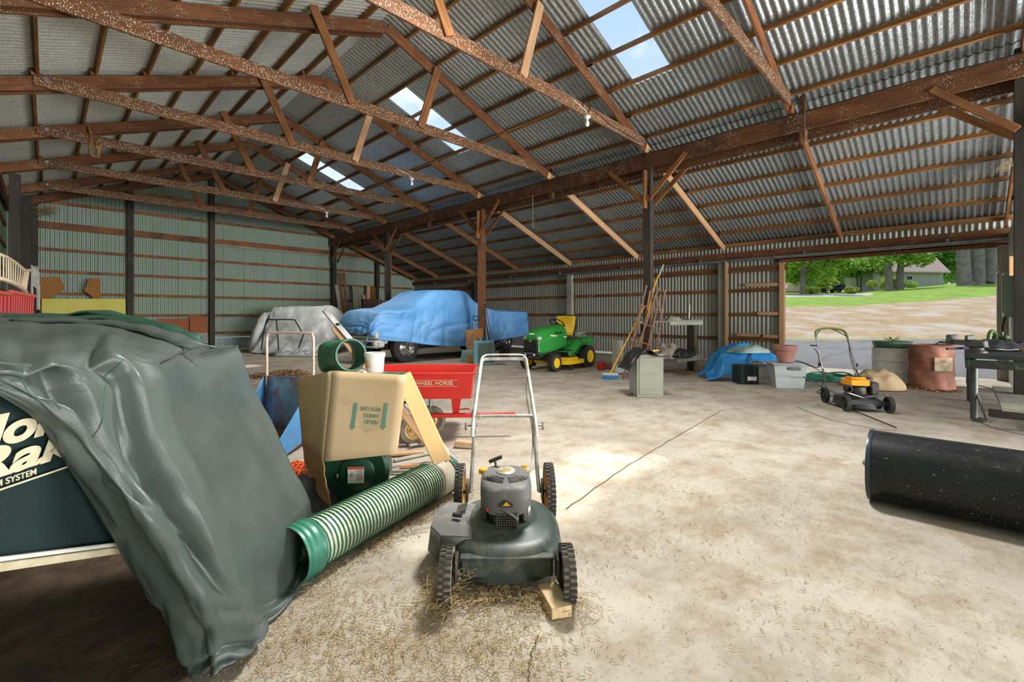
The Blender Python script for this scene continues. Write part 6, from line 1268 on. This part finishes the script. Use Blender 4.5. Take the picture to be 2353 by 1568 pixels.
# ---------------------------------------------------------------- outside: trees, house, far things
def leafmat(name, c1, c2):
    m = NT(name); v = m.map((1, 1, 1)); col = m.mix(m.ramp(m.noise(v, .9, 5, .7), [(.35, 0), (.65, 1)]), c1, c2)
    m.fin(col, .6); tr = m.n('ShaderNodeBsdfTranslucent', {0: col}); ms = m.n('ShaderNodeMixShader', {0: .45, 1: m.b.outputs[0], 2: tr.outputs[0]}); m.l(ms.outputs[0], m.out.inputs[0]); return m.mat
m_leafA = leafmat('maple_leaves', '#6f9f28', '#b4d44c'); m_leafB = leafmat('deep_leaves', '#44751f', '#79a83c'); m_leafC = leafmat('yellow_green_leaves', '#9db53a', '#cfd35e')
m_bark = plain('bark', '#8d8577', .9, 0, '#6a6256', 2, bump=1)
def leaves(c, rx, rz, n, size, seed, squash=0, clusters=26):
    rnd = random.Random(seed); b = MB(); cl = []
    for k in range(clusters):
        a = rnd.uniform(0, 2 * pi); e = math.asin(rnd.uniform(-.75, 1)); r = rnd.uniform(.55, 1)
        cl.append((V((rx * r * cos(e) * cos(a), rx * r * cos(e) * sin(a), rz * r * sin(e))), rnd.uniform(.22, .42) * rx))
    vs = []; fs = []
    for k in range(n):
        q, s_ = cl[k % clusters]; d_ = V((rnd.gauss(0, 1), rnd.gauss(0, 1), rnd.gauss(0, .7))).normalized() * s_ * rnd.uniform(.5, 1)
        p = V(c) + q + d_; u = V((rnd.gauss(0, 1), rnd.gauss(0, 1), rnd.gauss(0, .6))).normalized(); w = u.orthogonal().normalized(); s2 = size * rnd.uniform(.6, 1.3)
        i = len(vs); vs += [p - u * s2, p + w * s2 * .6, p + u * s2, p - w * s2 * .6]; fs.append((i, i + 1, i + 2, i + 3))
    b.add(vs, fs); return b
def tree(name, lab, pos, h, rx, rz, cz, n, mat, seed, tr=.25, size=.3, trunks=1, gap=2.6, group='trees beyond the road', trunk_h=None):
    x, y = pos; z = terr(x, y) - .1; t = thing(name, lab, 'tree', (x, y, z), group=group); rnd = random.Random(seed)
    for k in range(trunks):
        ox = (k - (trunks - 1) / 2) * tr * gap; o_ = fr((ox, 0, 0)); lean = fr((ox * .6, 0, 0))
        b = MB(); H_ = trunk_h or cz; b.tube([o_, o_ + lean * .2 + V((0, 0, .25)), o_ + lean * .5 + V((0, 0, H_ * .5)), o_ + lean + V((0, 0, H_))], [tr * 1.35, tr, tr * .85, tr * .5], 12)
        for i in range(5):
            a = rnd.uniform(0, 2 * pi); q = o_ + lean * .7 + V((0, 0, H_ * rnd.uniform(.55, .95))); b.tube([q, q + V((cos(a) * rx * .3, sin(a) * rx * .3, rz * .3)), q + V((cos(a) * rx * .65, sin(a) * rx * .65, rz * .45))], [tr * .4, tr * .25, tr * .08], 6)
        b.build('trunk', m_bark, t)
    o = leaves((0, 0, cz), rx, rz, n, size, seed).build('foliage', mat, t, 180); o['kind'] = 'stuff'; return t
def wp(x, d): r = (x - 1176.5) / CF * d; q = fr((r, d, 0)); return (q.x, q.y)
tree('maple_tree', 'broad bright green tree with a single thick trunk at the left of the door view', wp(1845, 62), 9, 4.6, 2.8, 4.6, 9000, m_leafA, 1, .42)
tree('maple_tree', 'bright green tree with a forked dark trunk right of the thick-trunked one', wp(1888, 75), 9, 4.6, 3.0, 5.0, 6000, m_leafA, 2, .4, trunks=2)
tree('maple_tree', 'green tree standing behind the dark parked vehicle', wp(1925, 82), 9, 4.8, 3.2, 5.6, 6000, m_leafB, 3, .4)
tree('maple_tree', 'thin-trunked green tree left of the pale house', wp(1975, 80), 9, 4.4, 3, 5.4, 6000, m_leafA, 4, .2, trunks=2)
tree('maple_tree', 'twin-trunked tree standing in front of the pale house', wp(2055, 66), 9, 4.2, 2.2, 5.4, 5200, m_leafA, 5, .5, trunks=2, size=.26)
tree('old_oak', 'cluster of very thick grey trunks at the right of the door view', wp(2246, 60), 12, 5, 3, 10.5, 6000, m_leafB, 6, .8, trunks=3, gap=1.9, trunk_h=10)
tree('weeping_tree', 'small pale yellow-green weeping tree by the far drive', wp(1900, 64), 3, 1.3, 1.5, 1.9, 2600, m_leafC, 7, .12, size=.16)
for k, (x, d, rx, lab, mt) in enumerate(((1795, 130, 9, 'dark tree in the far row, left edge of the door view', m_leafB), (1850, 140, 10, 'tree in the far row behind the thick-trunked tree', m_leafB), (1915, 135, 9, 'tree in the far row behind the dark parked vehicle', m_leafB), (1985, 140, 10, 'tree in the far row just left of the pale house', m_leafB), (2060, 135, 9, 'tree in the far row rising over the pale house roof', m_leafA), (2125, 130, 9, 'tree in the far row over the right end of the house roof', m_leafB), (2190, 128, 9, 'tree in the far row between the house and the thick trunks', m_leafB), (2262, 125, 9, 'tree in the far row behind the thick trunks', m_leafA))):
    tree('far_tree', lab, wp(x, d), 14, rx, 7, 7, 3600, mt, 20 + k, .4, size=.75, group='far tree row')
def bush(name, lab, x, d, r, h, mat, seed, size=.14, n=1500):
    p = wp(x, d); t = leaves((0, 0, h * .5), r, h * .55, n, size, seed, clusters=14).build(name, mat, None, 180); t.location = (p[0], p[1], terr(*p)); tag(t, lab, 'shrub', 'shrubs beyond the road')
bush('shrub', 'rounded yellow-green shrub right of the thick-trunked tree', 1862, 60, .95, 1.0, m_leafC, 41); bush('shrub', 'small yellow-green shrub right of the parked vehicle', 1955, 62, .8, .9, m_leafC, 42)
bush('ornamental_grass', 'big feathery clump of tan and green grass at the left of the house', 2035, 70, 2.0, 1.7, m_leafC, 43, .2, 2600); bush('shrub', 'low green shrub in front of the pale house wall', 2078, 74, 1.6, 1.0, m_leafA, 44)
# house
hp = wp(2088, 80); hs2 = thing('house', 'pale grey house with a tan shingled roof beyond the lawn', 'house', (hp[0], hp[1], terr(*hp) - .4), CAMZ + R(6))
m_sid = plain('grey_siding', '#b5b6a4', .7, 0, '#a3a48e', 4); m_shg = plain('tan_shingle', '#c9ab98', .85, 0, '#b39885', 6)
MB().box((0, 3, 1.6), (13.6, 6, 3.6), b=.02).build('wall', m_sid, hs2)
for k in range(34): MB().box((-6.6 + .4 * k, -.02, 1.6), (.06, .05, 3.5)).build('siding_batten', m_sid, hs2)
b = MB(); b.prism([(-.7, 3.2), (3, 7.4), (6.7, 3.2), (6.7, 3.0), (3, 7.15), (-.7, 3.0)], 14.8, Matrix(((0, 0, 1, -7.4), (1, 0, 0, 0), (0, 1, 0, 0), (0, 0, 0, 1)))); b.build('roof', m_shg, hs2)
b = MB(); b.add([(-6.8, 0, 3.2), (-6.8, 6, 3.2), (-6.8, 3, 6.9)], [(0, 1, 2)]); b.add([(6.8, 0, 3.2), (6.8, 6, 3.2), (6.8, 3, 6.9)], [(0, 2, 1)]); b.build('gable_wall', m_sid, hs2)
w = MB().box((.1, -.06, 2.1), (1.1, .08, .9)).build('window', m_white, hs2); MB().box((-.15, -.12, 2.1), (.4, .04, .65)).build('pane', m_black, w); MB().box((.35, -.12, 2.1), (.4, .04, .65)).build('pane', m_black, w)
p = wp(2164, 86); tag(MB().box((0, 0, .35), (1.3, .7, .7), b=.1).build('water_tub', m_tarpb), 'small light blue tub against the right end of the house', 'tub').location = (p[0], p[1], terr(*p))
p = wp(2283, 100); rb = thing('red_barn', 'red barn sliver behind the thick trunks', 'barn', (p[0], p[1], terr(*p)), CAMZ); MB().box((3, 0, 2.5), (7, 6, 5), b=.02).build('wall', m_red, rb); MB().prism([(-3.4, 5), (0, 7.5), (3.4, 5)], 7.4, Matrix(((0, 0, 1, -.7), (1, 0, 0, 0), (0, 1, 0, 0), (0, 0, 0, 1)))).build('roof', m_steel, rb)
p = wp(1921, 72); cr = thing('parked_car', 'dark pickup parked on the far drive under the trees', 'car', (p[0], p[1], terr(*p) + .02), CAMZ + R(10))
b = MB(); b.box((0, 0, .62), (1.8, 4.6, .55), b=.12); b.box((0, -.2, 1.1), (1.55, 1.7, .5), b=.15); b.build('body', plain('dark_car_paint', '#26282c', .3, .4), cr); MB().box((0, -2.31, .65), (1.2, .03, .2), b=.01).build('grille', m_steel, cr)
for x in (-.8, .8):
    for y in (-1.5, 1.5): MB(Matrix.Translation((x, y, .35)) @ Matrix.Rotation(pi / 2, 4, 'Y')).lathe([(0, -.1), (.33, -.1), (.35, 0), (.33, .1), (0, .1)], 18).build('wheel', m_black, cr)
p = wp(1815, 75); lump('brush_pile', 'pale heap of cut brush at the far left of the door view', 'brush pile', V((p[0], p[1], terr(*p))), 2.6, 1.6, 1.5, m_card, 90, .6, fold=1.2)
